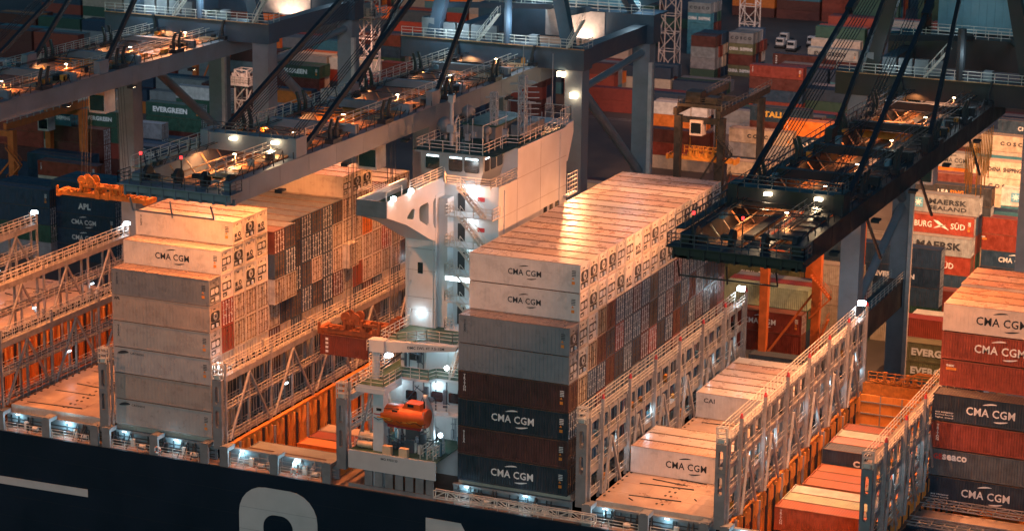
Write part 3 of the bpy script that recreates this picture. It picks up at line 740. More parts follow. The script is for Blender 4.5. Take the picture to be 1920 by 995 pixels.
q.build('weld_seam','lash',ACC)
for y in (25.5,27.2,28.9): MB().box(-1.498,y,21.9,-1.46,y+.9,23.3).build('window','glass',ACC)
MB().box(-9.9,10.95,18.3,-9.3,10.99,19.5).build('window','glass',ACC)
q=MB()
for y,a,b in ((14.6,22,27.5),(29.9,22,31)): q.bar((-1.44,y,a),(-1.44,y,b),.09)
for z in (14.0,17.2,20.3): q.box(-11.0,10.84,z,-10.7,10.97,z+.3)
q.bar((-8.1,10.93,12.5),(-8.1,10.93,22),.1); q.bar((-11.1,10.93,12.5),(-11.1,10.93,24),.08)
q.build('wall_pipe','ship',ACC)
q=MB(); q.rail([(-1.02,31.2,23.55),(-1.02,34.2,23.55)],2.4,.8,.06,5); q.rail([(-1.02,31.2,20.05),(-1.02,34.2,20.05)],2.2,.8,.06,5); q.build('railing','rail',ACC)
# bridge wing on its pierced bracket
v,f=plate([(-.5,28.6),(-.5,26.95),(4.1,25.25),(9.7,22.5),(13.2,21.2),(13.2,28.6)],
   [rrect(0,0,1,1,.2) and [(4.15,25.9),(5.55,25.55),(5.8,25.7),(5.95,26.5),(5.75,26.65),(5.2,26.65),(4.2,26.15)],
    [(7.05,25.35),(7.3,25.0),(9.0,24.15),(9.3,24.35),(9.3,26.4),(9.05,26.65),(7.3,26.6),(7.05,26.35)],
    [(10.45,24.1),(10.7,23.6),(12.5,22.65),(12.8,22.9),(12.8,26.4),(12.5,26.7),(10.75,26.7),(10.45,26.4)]],.12,lambda u,w,t:(-7.9+t,u,w))
q=MB(); q.add(v,f)
q.prism([(-.5,27.0),(4.1,25.3),(9.7,22.55),(11.0,22.0),(11.0,22.12),(9.7,22.7),(4.1,25.5),(-.5,27.2)],'x',-11.3,-7.97)
q.box(-11.3,-.38,27.25,-7.97,11.0,27.4)
q.box(-11.36,-.44,26.95,-11.24,11.0,28.6)
WING=q.build('bridge_wing','ship',SHIP)
MB().box(-11.3,-.56,26.9,-7.9,-.45,28.62).build('wing_end_plate','lashg',WING)
MB().box(-11.2,-.3,27.41,-8.0,10.9,27.45).build('wing_deck','green',WING)
q=MB(); q.rail([(-7.95,5,28.6),(-7.95,13.2,28.6),(-6.7,11.2,28.1),(-1.55,11.2,28.1),(-1.55,18.1,28.1)],1.15,1.5,.06,4)
for i in range(9): q.bar((-11.2+i*.4,-.4,29.6),(-11.2+i*.4,3.2,29.6),.05)
for a in (-11.2,-8.0):
    for b in (-.4,3.2): q.bar((a,b,28.6),(a,b,29.6),.06)
q.build('railing','rail',WING)
for y in (.6,4.7): MB().box(-7.85,y-.25,28.55,-7.5,y+.25,28.95).build('floodlight','lampc',WING); lamp_point(-7.3,y,28.8,70,(1,.86,.7))
# wheelhouse
q=MB(); WHz0,WHz1=28.1,31.3
q.prism([(-10.1,28.1),(-3.6,28.1),(-3.2,29.5),(-3.2,31.2),(-10.5,31.2),(-10.5,29.5)],'y',12.9,18.25)
q.box(-10.9,12.3,31.2,-2.9,18.3,31.42)
WH=q.build('wheelhouse','wheel',SHIP,label='wheelhouse with lit slanted windows')
for xa,xb in ((-9.9,-8.3),(-7.2,-5.6),(-5.4,-3.7)):
    v,f=plate(rrect(xa,29.35,xb,30.75,.25),[],.03,lambda u,w,t:(u,12.87+t,w)); geo(v,f).build('window','glass',WH)
    MB().box(xa+.15,12.82,30.76,xb-.1,12.89,30.9).build('window_lamp','tube',WH)
for ya,yb in ((13.3,14.5),(14.8,16.2),(16.5,17.9)):
    v,f=plate(rrect(ya,29.5,yb,30.85,.2),[],.03,lambda u,w,t:(-3.19+t,u,w)); geo(v,f).build('window','glass',WH)
    MB().box(-3.2,ya+.1,30.86,-3.14,yb-.1,30.96).build('window_lamp','tube',WH)
MB().box(-11.2,12.3,31.43,-1.6,32,31.47).build('roof_deck','green',WH)
q=MB(); q.rail([(-10.8,32,31.47),(-10.8,12.4,31.47),(-3.0,12.4,31.47),(-3.0,18.4,31.47),(-1.6,18.6,31.47),(-1.6,32.5,31.47)],1.15,1.5,.06,3)
q.rail([(-6.2,12.6,31.47),(-6.2,13.4,31.47)],3.6,.8,.05,2); q.bar((-3.1,12.5,31.4),(-3.1,12.5,34.6),.09); q.bar((-3.1,12.5,34.6),(-3.1,19,34.6),.06)
for a in (0,1): 
    for b in range(6): q.bar((-4.8+b*.6,30.5,33.3),(-4.8+b*.6,33.5,33.3),.05)
q.rail([(-4.8,33.5,31.47),(-1.7,33.5,31.47),(-1.7,30.5,31.47)],1.9,1.2,.06,2)
q.build('railing','rail',WH)
q=MB().box(-9,20.5,31.48,-5.2,28.5,32.9); q.box(-4.9,24,31.48,-3,29,32.6); hs=q.build('radar_house','lashg',WH)
q=MB().box(-9.2,20.3,32.9,-5,28.7,33.05); q.build('house_top','green',hs)
MB().box(-4.3,18.35,29.0,-2.6,18.42,31.0).build('lit_doorway','tube',WH)
q=MB()
q.lattice((-3.3,23.5,31.5),(-3.3,23.5,38.2),.7,1.1,.09); q.bar((-4.8,23.5,37.2),(-1.6,23.5,37.6),.14); q.bar((-3.3,23.5,38.2),(-3.3,23.5,41.5),.09); q.bar((-5,23.5,35.4),(-1.8,23.5,35.4),.12); q.bar((-4.9,23.5,38.9),(-2.2,23.5,39.3),.25,.12)
q.tube((-8.1,15.5,31.5),(-8.1,15.5,36.4),.22,8); q.bar((-8.1,15.3,33.2),(-8.1,17.2,34.5),.16); q.box(-8.4,15.2,36.2,-7.8,15.8,37.0); q.box(-8.5,15.1,33.0,-7.7,15.9,33.8)
q.tube((-1.9,28.5,31.5),(-1.9,28.5,40),.05,6); q.tube((-6.5,13.5,31.5),(-6.5,13.5,33.2),.07,6); q.tube((-6.5,13.5,33.0),(-6.5,13.5,33.5),.25,8)
for k in range(7): q.bar((-4.6+random.random(),23.2,34+k*.6),(-2.2+random.random(),23.8,34.1+k*.6),.09)
for k in range(14):
    a=random.uniform(-9.5,-2.4); b=random.uniform(14,30); at_=MB().bar((a,b,31.48),(a,b,31.5+random.uniform(1,3.6)),.07)
    if k%2: at_.box(a-.25,b-.25,31.48,a+.25,b+.25,31.5+random.uniform(.5,1.3))
    at_.build('antenna','mastd',WH)
q.lattice((-5.6,21,32.9),(-5.6,21,36.6),.6,.9,.08); q.bar((-6.6,21,36.0),(-4.4,21.2,36.2),.25,.1)
q.build('mast','mastd',WH)
for x,y,z,r in ((-10.2,18.5,33.0,.95),(-10.0,24,33.6,.75),(-5.6,19.2,32.7,.5)):
    q=MB(); n=10
    for i in range(n): 
        a0,a1=math.pi*i/n-math.pi/2,math.pi*(i+1)/n-math.pi/2
        q.tube((x,y,z+r*math.sin(a0)),(x,y,z+r*math.sin(a1)),max(.01,r*math.cos(a0)),16,r2=max(.01,r*math.cos(a1)),cap=False)
    q.tube((x,y,31.4),(x,y,z-r*.8),.2,8); q.build('radome','lashg',WH)
# stair tower beside the wing
LV=[25.0,21.7,18.6,15.6,12.5]
ST=part('stair_tower',SHIP,(-4,12,12))
for z in LV: MB().box(-6.7,10.9,z-.12,-1.2,13.18,z).build('stair_landing','ship',ST)
q=MB(); q2=MB(); tops=[28.1]+LV
for a,b in zip(tops,LV): MB().stair((-5.3,11.3,a),(-2.3,11.3,b),.8,'y').build('stair','rail',ST)
q=MB()
for z in LV: q.rail([(-6.7,13,z),(-6.7,10.95,z),(-5.6,10.95,z)],1.1,.7,.06); q.rail([(-3.4,10.95,z),(-1.25,10.95,z),(-1.25,13,z)],1.1,.7,.06)
q.build('railing','rail',ST)
for z in LV:
    MB().box(-6.2,13.1,z+.1,-5.4,13.19,z+2.0).build('door','dark',ST)
    v,f=plate(rrect(-3.9,z+1.3,-3.1,z+1.75,.05),[],.02,lambda u,w,t:(u,13.17+t,w)); geo(v,f).build('safety_notice','red',ST)
    MB().box(-5.0,13.0,z+2.4,-4.3,13.19,z+2.6).build('lamp_tube','tube',ST)
    lamp_point(-4.6,12.3,z+2.3,240 if z>24 else 95 if z>20 else 60,(.8,.93,1) if z>20 else (.55,.85,1))
MB().box(-6.6,10.86,17.95,-1.0,10.93,18.4).build('lamp_tube','tube',ST)
# lower deck houses
DH=part('deck_house',SHIP,(-6,6,5))
q=MB()
q.prism([(-10.9,13),(-10.9,3.9),(-8.9,3.9),(-6.6,6.2),(-3.6,6.2),(-1.6,7.2),(-1.6,13)],'z',12.15,12.38)
q.prism([(-11.2,13),(-11.2,-.7),(-8.1,-.7),(-8.1,3.5),(-5,3.5),(-4.6,4.6),(-1.6,4.6),(-1.6,13)],'z',8.75,9.0)
q.prism([(-11.2,13),(-11.2,3.3),(-8.0,3.3),(-1.6,4.2),(-1.6,13)],'z',5.1,5.3)
q.box(-11.3,-.75,8.2,-8.05,3.4,8.74); q.box(-9.7,-.1,-2.2,-8.5,1.1,8.2)
q.build('deck_slab','ship',DH)
q=MB()
q.prism([(-10.85,12.9),(-10.85,3.98),(-8.92,3.98),(-6.65,6.28),(-3.6,6.28),(-1.7,7.3),(-1.7,12.9)],'z',12.385,12.41)
q.prism([(-11.1,12.9),(-11.1,-.6),(-8.2,-.6),(-8.2,3.6),(-5.05,3.6),(-4.65,4.7),(-1.7,4.7),(-1.7,12.9)],'z',9.005,9.03)
q.build('deck_coating','green',DH)
q=MB()
q.prism([(-9.9,13),(-9.9,6.9),(-6.9,6.9),(-5.2,8.6),(-1.7,8.6),(-1.7,13)],'z',9.03,12.15)
q.prism([(-10.6,13),(-10.6,5.0),(-8.6,4.6),(-2.2,5.2),(-2.2,13)],'z',5.3,8.75)
q.prism([(-10.6,13),(-10.6,6.6),(-2.2,6.6),(-2.2,13)],'z',-2.2,5.1)
q.build('house_wall','ship',DH)
rf=random.Random(21)
for (xa,xb,z0,z1,yw) in ((-9.8,-7.2,9.1,12.1,6.85),(-8.4,-2.3,5.4,8.7,4.75),(-10.4,-2.4,1.8,5.1,6.5)):
    q=MB()
    for k in range(16):
        a=rf.uniform(xa,xb); y=yw+(.02 if yw!=4.75 else (a+8.4)*.09-.1)
        if k%3==0: q.bar((a,y-.08,z0),(a,y-.08,z1),.08)
        elif k%3==1: q.box(a,y-.3,z0+rf.uniform(.1,2.2),a+rf.uniform(.2,.6),y,z0+rf.uniform(.6,2.7))
        else: q.bar((a,y-.1,z0+rf.uniform(.4,2.6)),(min(xb,a+rf.uniform(.6,2)),y-.1,z0+rf.uniform(.4,2.6)),.07)
    q.build('wall_fitting','raild' if yw!=6.5 else 'mastd',DH)
for k in range(26):
    x=rf.uniform(-10,-2.4); y=rf.uniform(.6,5.6); h=rf.uniform(.5,2.2)
    (MB().box(x,y,1.78,x+rf.uniform(.15,.5),y+.4,1.78+h) if k%2 else MB().tube((x,y,1.78),(x,y,1.78+h),rf.uniform(.06,.22),8)).build('deck_fitting',rf.choice(('raild','mastd','house','rail')),DH)
for x,z,y in ((-8.9,9.9,6.86),(-8.2,6.2,4.62),(-5.3,6.4,4.85),(-3.4,6.4,5.02)):
    v,f=plate(rrect(x,z,x+1.3,z+1.1,.2),[],.03,lambda u,w,t:(u,y-.03+t,w)); geo(v,f).build('window','glass',DH)
q=MB()
q.rail([(-10.85,13,12.4),(-10.85,4,12.4),(-8.95,4,12.4),(-6.6,6.3,12.4),(-3.6,6.3,12.4),(-1.7,7.3,12.4)],1.15,1.2,.06,3)
q.rail([(-11.1,8,9.02),(-11.1,-.65,9.02),(-8.2,-.65,9.02),(-8.2,3.55,9.02),(-5.05,3.55,9.02),(-4.7,4.65,9.02),(-1.7,4.65,9.02)],1.15,1.2,.06,3)
q.rail([(-10.9,3.4,5.3),(-8,3.4,5.3),(-1.7,4.3,5.3)],1.1,1.2,.06,3); q.stair((-3.2,5.2,9),(-2.2,5.2,12.3),.7); q.stair((-2.6,9,12.4),(-2.6,11,15.5),.7,'x')
q.build('railing','rail',DH)
for x,y,z,p in ((-9.5,10.6,14.0,70),(-8.3,6.4,11.6,45),(-4.6,7.4,11.5,70),(-9.2,3.9,8.2,70),(-4.6,4.4,8.2,70),(-3.0,3.6,10.6,30),(-6.5,4.2,4.5,60),(-3.4,3,3.4,40),(-9.9,4,3.6,35)):
    MB().tube((x,y+.1,z),(x,y-.05,z),.24,10).build('wall_lamp','lampc',DH); lamp_point(x,y-.4,z-.25,p*.75,(.5,.84,1))
# bulwark, passage plates, deck machinery by the lifeboat
BW=part('bulwark',SHIP,(-7,-1,0))
q=MB().box(-12.1,-1.12,-.12,-2.0,-1.0,1.86); q.build('bulwark_plate','hullw',BW); MB().box(-12.1,-.99,1.7,-2.0,6.5,1.78).build('boat_deck','green',BW)
q=MB()
for i in range(7): q.box(-10.2+i*1.18,-1.08,-1.75,-9.3+i*1.18,-.98,-.16)
q.box(-12.1,-1.1,-2.25,-2.0,-1.0,-1.8); q.build('passage_plate','lashg',BW)
v,f=text_geo('IMO 9702120',1.95,.26,.02); geo([(a-8.3,-1.135,c+1.25) for a,b,c in v],f).build('lettering','inkd',BW)
q=MB()
q.tube((-10.6,1.2,2.4),(-10.6,3.0,2.4),.75,12); q.box(-7.2,2.5,1.8,-5.6,4.2,4.2); q.tube((-5,2.2,1.8),(-5,2.2,3.6),.35,10)
for i in range(14): q.bar((random.uniform(-10,-2.5),random.uniform(.5,4),1.8),(random.uniform(-10,-2.5),random.uniform(.5,4),random.uniform(2.4,4)),.09)
for i in range(10): x=random.uniform(-9.5,-2.6); y=random.uniform(.3,4.5); q.box(x,y,1.78,x+random.uniform(.3,.9),y+.5,1.78+random.uniform(.4,1.6))
q.build('deck_gear','raild',BW)
q=MB(); q.rail([(-12,-.9,1.86),(-2.1,-.9,1.86)],.0001,9,.02,1)
for x in (-4.1,-3.3,-2.6): q.rail([(x,-.4,1.8),(x,2.4,1.8)],1.2,.8,.07)
q.rail([(-12,.2,1.8),(-9.5,.2,1.8)],1.2,.8,.06); q.build('railing','rail',BW)
for i,x in enumerate((-8.2,-6.3)):
    o=MB().box(x,-.96,1.8,x+.95,-.4,2.75).build('locker','raft',None,(x+.5,-.7,1.8)); tag(o,('pale locker nearer the orange canisters','pale locker nearer the dark pillar')[i]+' above the white bulwark','locker','lockers on the bulwark')
for i,(z,y) in enumerate(((2.2,.3),(2.95,.8))):
    q=MB().tube((-11.6,y,z),(-9.9,y,z),.36,12)
    for a in (-11.2,-10.75,-10.3): q.tube((a-.04,y,z),(a+.04,y,z),.375,12)
    o=q.build('liferaft_canister','raft',None,(-10.7,y,z)); tag(o,('lower','upper')[i]+' pale orange liferaft canister beside the lifeboat','liferaft','liferaft canisters')
# lifeboat and its davits
q=MB(); prof=[(-10.35,.16,.2,5.85),(-10.15,.4,.4,5.84),(-9.7,.85,.72,5.84),(-8.8,1.16,.95,5.84),(-7.4,1.3,1.05,5.84),(-6.2,1.32,1.07,5.84),(-5,1.26,1.05,5.84),(-4.2,1.15,.98,5.84),(-3.9,1.05,.9,5.84)]
rings=[]
for x,ry,rz,zc in prof:
    rings.append([(x,1.0+ry*math.cos(2*math.pi*i/16),zc+(rz if math.sin(2*math.pi*i/16)>0 else rz*1.25)*math.sin(2*math.pi*i/16)) for i in range(16)])
for a,b in zip(rings,rings[1:]): q.add(a+b,[(i,(i+1)%16,(i+1)%16+16,i+16) for i in range(16)])
q.add(rings[0],[tuple(range(15,-1,-1))]); q.add(rings[-1],[tuple(range(16))])
BOAT=q.build('lifeboat','boat',None,(-7,1,4.4)); tag(BOAT,'orange enclosed lifeboat with a raised cockpit hanging below the white deck house','lifeboat')
for p in BOAT.data.polygons: p.use_smooth=len(p.vertices)==4
md=BOAT.modifiers.new('smooth','SUBSURF'); md.levels=2; md.render_levels=2
q=MB(); q.prism([(-6.7,6.55),(-6.1,7.35),(-4.5,7.3),(-4.2,6.1),(-6.7,6.1)],'y',.3,1.7); q.build('cockpit','boat',BOAT)
q=MB().box(-5.9,.27,6.95,-5.2,.3,7.25); q.box(-6.42,.6,6.95,-6.3,1.4,7.2); q.build('window','glass',BOAT)
q=MB().box(-9.2,-.22,5.5,-4.6,-.12,5.62); q.box(-8.5,-.2,5.3,-7.4,-.1,5.4); q.box(-6.3,-.2,5.3,-5.2,-.1,5.4); q.build('grab_rail','yellow',BOAT)
q=MB().box(-9.0,.85,4.3,-4.6,1.15,4.75); q.box(-9.6,-.13,5.78,-4.2,-.09,5.88); q.build('keel','red',BOAT)
q=MB()
for x in (-9.0,-7.2): q.box(x-.3,-.12,6.2,x+.3,.35,6.5)
for x in (-9.6,-8.4,-7.2,-6.0,-4.8): q.bar((x,-.16,5.5),(x+.6,-.2,5.25),.05); q.bar((x+.6,-.2,5.25),(x+1.2,-.16,5.5),.05)
q.bar((-9.2,1,6.5),(-9.2,1,7.1),.12); q.bar((-4.3,1,6.6),(-4.3,1,7.6),.12); q.bar((-9.2,.1,6.45),(-6.8,.1,6.65),.05)
q.build('hatch_and_lines','rubber',BOAT)
q=MB(); q.rail([(-4.02,.1,5.0),(-4.02,1.9,5.0)],1.6,.6,.06,4); q.build('boarding_ladder','rail',BOAT)
DV=part('davit',SHIP,(-7,2.4,4))
q=MB()
for x in (-9.4,-4.1):
    q.bar((x,3,1.8),(x,2.4,6),.3,.4); q.bar((x,2.4,6),(x,.8,8.1),.28,.36); q.bar((x,.9,8.0),(x,.9,6.9),.07); q.tube((x-.2,.9,8.1),(x+.2,.9,8.1),.22,10)
q.build('davit_arm','ship',DV)
# provision crane
PC=part('provision_crane',SHIP,(-10.4,2,9),'white provision crane with a long lettered jib')
q=MB().tube((-10.4,2,9),(-10.4,2,12.2),.42,12); q.build('pedestal','ship',PC)
q=MB().box(-10.9,1.4,12.0,-9.2,2.6,13.3); q.prism([(-9.3,12.0),(-1.2,13.1),(-1.0,13.55),(-7,13.35),(-9.3,13.2)],'y',1.7,2.3); JB=q.build('jib','ship',PC)
v,f=text_geo('DMC SWL 4T 7.5-15M',4.2,.3,.02); geo([(a-6.6,1.68,c+12.72+.085*(a)) for a,b,c in v],f).build('lettering','inkd',JB)
q=MB().bar((-9.6,1.6,10.2),(-7.2,1.7,12.3),.16); q.build('ram','dark',PC)
q=MB()
for i in range(7): 
    n=8
    for k in range(n): a0,a1=2*math.pi*k/n,2*math.pi*(k+1)/n; q.bar((-10.4+.75*math.cos(a0),2+.75*math.sin(a0),9.4+i*.35),(-10.4+.75*math.cos(a1),2+.75*math.sin(a1),9.4+i*.35),.05)
q.rail([(-11.1,1.3,12.1),(-11.1,2.7,12.1),(-9.2,2.7,12.1)],1.1,.7,.06,3); q.build('ladder_cage','rail',PC)
# accommodation ladder stowed along the side, and lattice gangways at the frame's corner
def gangway(name,label,p0,p1,w,h,mats='rail',grp=None):
    q=MB(); p0=Vector(p0);p1=Vector(p1); d=(p1-p0).normalized(); s=Vector((0,0,1)).cross(d)*w/2; n=int((p1-p0).length/1.3)
    for k in (-1,1):
        q.bar(p0+s*k,p1+s*k,.12); q.bar(p0+s*k+Vector((0,0,h)),p1+s*k+Vector((0,0,h)),.1)
        for i in range(n+1):
            a=p0.lerp(p1,i/n)+s*k; q.bar(a,a+Vector((0,0,h)),.08)
            if i<n: b=p0.lerp(p1,(i+1)/n)+s*k; q.bar(a+Vector((0,0,h)) if i%2 else a, b if i%2 else b+Vector((0,0,h)),.07)
    for i in range(n+1): a=p0.lerp(p1,i/n); q.bar(a-s,a+s,.1)
    o=q.build(name,mats,None,tuple(p0.lerp(p1,.5))); tag(o,label,'gangway',grp); return o
gangway('gangway','long lattice gangway stowed along the ship\'s side below the flat-topped stack',(-1.8,-1.75,-1.6),(16,-1.75,-1.6),.5,.8)
for i,y in enumerate((8.5,14.5,20.5)):
    gangway('cell_walkway',f'steel grid walkway across the open hold by the frame corner, {("nearest","middle","farthest")[i]} of three',(43.6,y,-2.4),(56.6,y,-2.4),1.7,.35,'lash','grid walkways across the hold')
for k,y in enumerate((3,6,9,12,15,18)): 
    for j in range(2): mass(43.5,y,-8.3+j*2.65,L40,2.591,pick('NRTG'))

# ------------------------------------------------------------------ quay cranes
def spot(x,y,z,tx,ty,tz,p,col=(1,.5,.2),ang=120,blend=.6,r=.35):
    l=bpy.data.lights.new('floodlight_beam','SPOT'); l.energy=p; l.color=col; l.spot_size=R(ang); l.spot_blend=blend; l.shadow_soft_size=r
    o=bpy.data.objects.new('floodlight_beam',l); COL.objects.link(o); o.location=(x,y,z)
    o.rotation_euler=(Vector((tx,ty,tz))-Vector((x,y,z))).to_track_quat('-Z','Y').to_euler(); return o
def crane(cx,label,steel,beam,trolley_y,detail=True,legm='crane'):
    rng0=random.Random(int(cx)+5)
    C=thing('gantry_crane',label,'crane',(cx,68,ZQ),'ship to shore cranes along the quay')
    ys0,ys1,yl0,yl1=55,57.3,78.6,80.7; xl=10.3
    for sx in (-1,1):
        x=cx+sx*xl
        for (a,b) in ((ys0,ys1),(yl0,yl1)):
            q=MB().box(x-1.15,a,ZQ+2.2,x+1.15,b,33.4)
            for z in (-4,6,16,26): q.box(x-1.17,a-.02,z,x+1.17,b+.02,z+.12)
            lg=q.build('leg',legm,C)
            q=MB().box(x-2.4,a-.1,ZQ+1.2,x+2.4,b+.1,ZQ+2.2)
            for k in range(4): q.tube((x-2.2+k*1.25,a+.4,ZQ+.4),(x-2.2+k*1.25,b-.4,ZQ+.4),.42,12)
            q.build('bogie','dark',lg)
        q=MB().box(x-.75,ys1,2.2,x+.75,yl0,5.7); q.box(x-.9,ys1+.2,5.7,x+.9,yl0-.2,5.78)
        t=q.build('portal_beam',beam,C)
        MB().rail([(x+.85,ys1,5.78),(x+.85,yl0,5.78)],1.1,2,.06,3).rail([(x-.85,ys1,5.78),(x-.85,yl0,5.78)],1.1,2,.06,3).build('railing','rail',t)
        q=MB().box(x-.8,ys1,33.6,x+.8,yl0,35.9); q.build('top_girder',beam,C)
        MB().tube((x,56.5,31.4),(x,79.2,16.0),.6,14).build('brace',legm,C); MB().tube((x,79.2,15.4),(x,57,6.4),.55,14).build('brace',legm,C); MB().tube((x,56.5,30.6),(x,79.5,32.2),.45,12).build('brace',legm,C)
        q=MB().box(x+1.2,yl0-.5,-13,x+1.7,yl0+.1,31)
        for z in range(-12,31,2): q.box(x+1.19,yl0-.52,z,x+1.71,yl0+.12,z+.08)
        q.build('cable_duct','mast',C)
    q=MB().box(cx-13,54.8,33.42,cx+11.7,57.6,36); q.box(cx-13,54.7,35.95,cx+11.8,57.7,36.05)
    fb=q.build('front_beam',beam,C)
    q=MB().rail([(cx-12.9,54.75,36.05),(cx+11.7,54.75,36.05),(cx+11.7,57.6,36.05)],1.15,1.5,.07,3); q.build('railing','rail',fb)
    q=MB().box(cx-13,54.62,36.0,cx+11.8,54.7,36.12); q.build('walkway_edge','tray',fb)
    q=MB()
    for i in range(4): MB().box(cx-8+i*1.9,56.6,36.05,cx-6.4+i*1.9,57.3,37.8).build('electric_cabinet','lashg',fb)
    MB().box(cx-10.5,55.6,36.05,cx-8.8,57.0,38.4).build('electric_cabinet','lashg',fb); MB().box(cx+4,55.8,36.05,cx+5,56.8,37.2).build('electric_cabinet','lashg',fb)
    MB().stair((cx+9.5,54.9,36.1),(cx+11.5,54.9,39.6),.8,'y').build('stair','rail',fb); MB().stair((cx-2.6,55.2,36.1),(cx+.2,55.2,39.6),.8,'y').build('stair','rail',fb)
    MB().tube((cx+1.5,55,36.1),(cx+1.5,55,42),.5,8).build('hoist_post',beam,fb)
    q=MB().box(cx-13,78.3,33.4,cx+12,81,37.2); q.box(cx-12.5,81,36.9,cx+12,84,37.1); lb=q.build('rear_beam',beam,C)
    MB().rail([(cx-13,78.3,37.2),(cx+12,78.3,37.2)],1.15,1.6,.07,3).build('railing','rail',lb)
    if detail: MB().box(cx-3.2,78.2,33.6,cx+5.2,78.29,37.1).build('lit_panel','mast',lb)
    # machinery house behind
    q=MB().box(cx-8,83,37.2,cx+8,100,43.5); 
    for i in range(17): q.box(cx-8+i,82.94,37.3,cx-7.88+i,83,43.4)
    mh=q.build('machinery_house','house',C)
    MB().rail([(cx-9,81.2,37.2),(cx+9,81.2,37.2)],1.15,1.5,.07,3).build('railing','rail',mh)
    # A-frame and stays
    q=MB()
    for sx in (-1,1):
        q.bar((cx+sx*9.2,56.2,36),(cx+sx*3.2,57,61),1.5,1.3); q.bar((cx+sx*3.2,57,61),(cx+sx*8.6,80,37.2),1.0,1.0)
        q.bar((cx+sx*8.2,56.8,40),(cx+sx*2.5,79,37.3),.7,.7)
    q.bar((cx-3.2,57,61),(cx+3.2,57,61),1.2); q.bar((cx-6.6,56.5,47),(cx+6.6,56.5,47),1.0)
    q.build('a_frame',beam,C)
    for sx in (-1,1):
        for ya in (-5.4,26):
            q=MB().bar((cx+sx*5.1,ya,33.7),(cx+sx*3,56,60),.42,.5)
            m0=Vector((cx+sx*5.1,ya,33.7)).lerp(Vector((cx+sx*3,56,60)),.52); m1=Vector((cx+sx*5.1,ya,33.7)).lerp(Vector((cx+sx*3,56,60)),.56); q.bar(m0,m1,.75,.75)
            q.build('stay','stay',C)
    q=MB()
    for i in range(6): q.bar((cx-4.2+i*.32,-3.5,35.2),(cx-2.4+i*.3,56,59),.06)
    for i in range(4): q.bar((cx+3.0+i*.32,-3.5,35.2),(cx+1.2+i*.3,56,59),.06)
    q.build('hoist_rope','stay',C)
    # boom
    q=MB()
    for sx in (-1,1):
        x=cx+sx*5.1
        q.box(x-.42,-19.5,31.45,x+.42,62,33.55); q.box(x-.55,-19.3,33.55,x+.55,62,33.63)
        for y in range(-16,60,6): q.box(x-.44,y,31.5,x+.44,y+.1,33.5)
    q.box(cx-5.9,-20.3,31.9,cx+5.9,-20.0,32.7); q.box(cx-5.9,-19.5,31.45,cx+5.9,-19.2,32.0); q.box(cx-6.3,-21.0,32.7,cx+6.3,-18.6,32.82)
    for k in range(9): q.box(cx-5.9+k*1.4,-20.42,31.6,cx-5.7+k*1.4,-19.3,32.69)
    q.bar((cx-5.5,-20,31.3),(cx-5.5,-19.4,29.8),.12); q.bar((cx-1,-20,31.3),(cx-1,-19.6,29.6),.12); q.bar((cx+3.5,-20,31.3),(cx+3.5,-19.4,29.9),.12); q.bar((cx-5.5,-19.4,29.9),(cx+3.5,-19.4,29.9),.12)
    for y in (7,20,34,47): q.box(cx-5.1,y,33.64,cx+5.1,y+.8,34.5)
    q.box(cx-5.3,-6.4,33.66,cx+5.3,-4.6,35.4); q.box(cx-5.5,-6.6,33.0,cx-4.6,-4.4,35.6); q.box(cx+4.6,-6.6,33.0,cx+5.5,-4.4,35.6)
    q.box(cx-5.5,25,33.2,cx-4.7,27,35.2); q.box(cx+4.7,25,33.2,cx+5.5,27,35.2)
    q.build('boom',steel,C)
    BM=[o for o in C.children if o.name.startswith('boom')][-1]
    q=MB()
    for sx in (-1,1):
        x=cx+sx*5.1
        q.box(x-sx*.43,-18.4,31.5,x-sx*1.75,61,31.62); q.box(x-sx*1.2,-18.4,31.63,x-sx*1.35,61,31.85)
        q.box(x-sx*2.2,-18,32.9,x-sx*2.3,60,33.02)
    for y in range(-17,60,3):
        for sx in (-1,1): x=cx+sx*5.1; q.bar((x-sx*.5,y,33.4),(x-sx*1.8,y+.02,31.75),.12)
    for o in (-3.0,-1.6,.9,2.6): q.box(cx+o-.13,-18,31.64,cx+o+.13,60,31.74)
    for y in range(-15,60,5): q.box(cx-4.6,y,31.4,cx+4.6,y+.35,31.62)
    q.build('trolley_rail','tray',BM)
    q=MB()
    for y in range(-17,60,2):
        for sx in (-1,1):
            x=cx+sx*5.1; h=rng0.uniform(.5,1.5); q.bar((x+sx*.3,y,33.6),(x+sx*.3,y+rng0.uniform(-.4,.4),33.6+h),.07); q.bar((x-sx*.45,y,33.6),(x-sx*.45,y+1.1,33.6+h*.7),.06)
    for k in range(10):
        y=rng0.uniform(-14,50); q.bar((cx-4.8,y,34.2),(cx+4.8,y+rng0.uniform(-3,3),34.0+rng0.uniform(0,.8)),.1)
    for o in (-4.0,-3.6,3.3,3.7): q.bar((cx+o,-17,34.35),(cx+o,56,34.6),.07)
    q.build('rigging','stay',BM)
    q=MB()
    q.rail([(cx-6.2,-20.9,32.82),(cx+6.2,-20.9,32.82),(cx+6.2,-18.7,32.82)],1.15,1.3,.07,3); q.rail([(cx-6.2,-18.7,32.82),(cx-6.2,-20.9,32.82)],1.15,1.2,.07,3)
    q.rail([(cx-5.3,-6.5,35.4),(cx+5.3,-6.5,35.4),(cx+5.3,-4.5,35.4)],1.15,1.3,.07,3)
    q.build('platform_railing','raild',BM)
    q=MB(); w=MB()
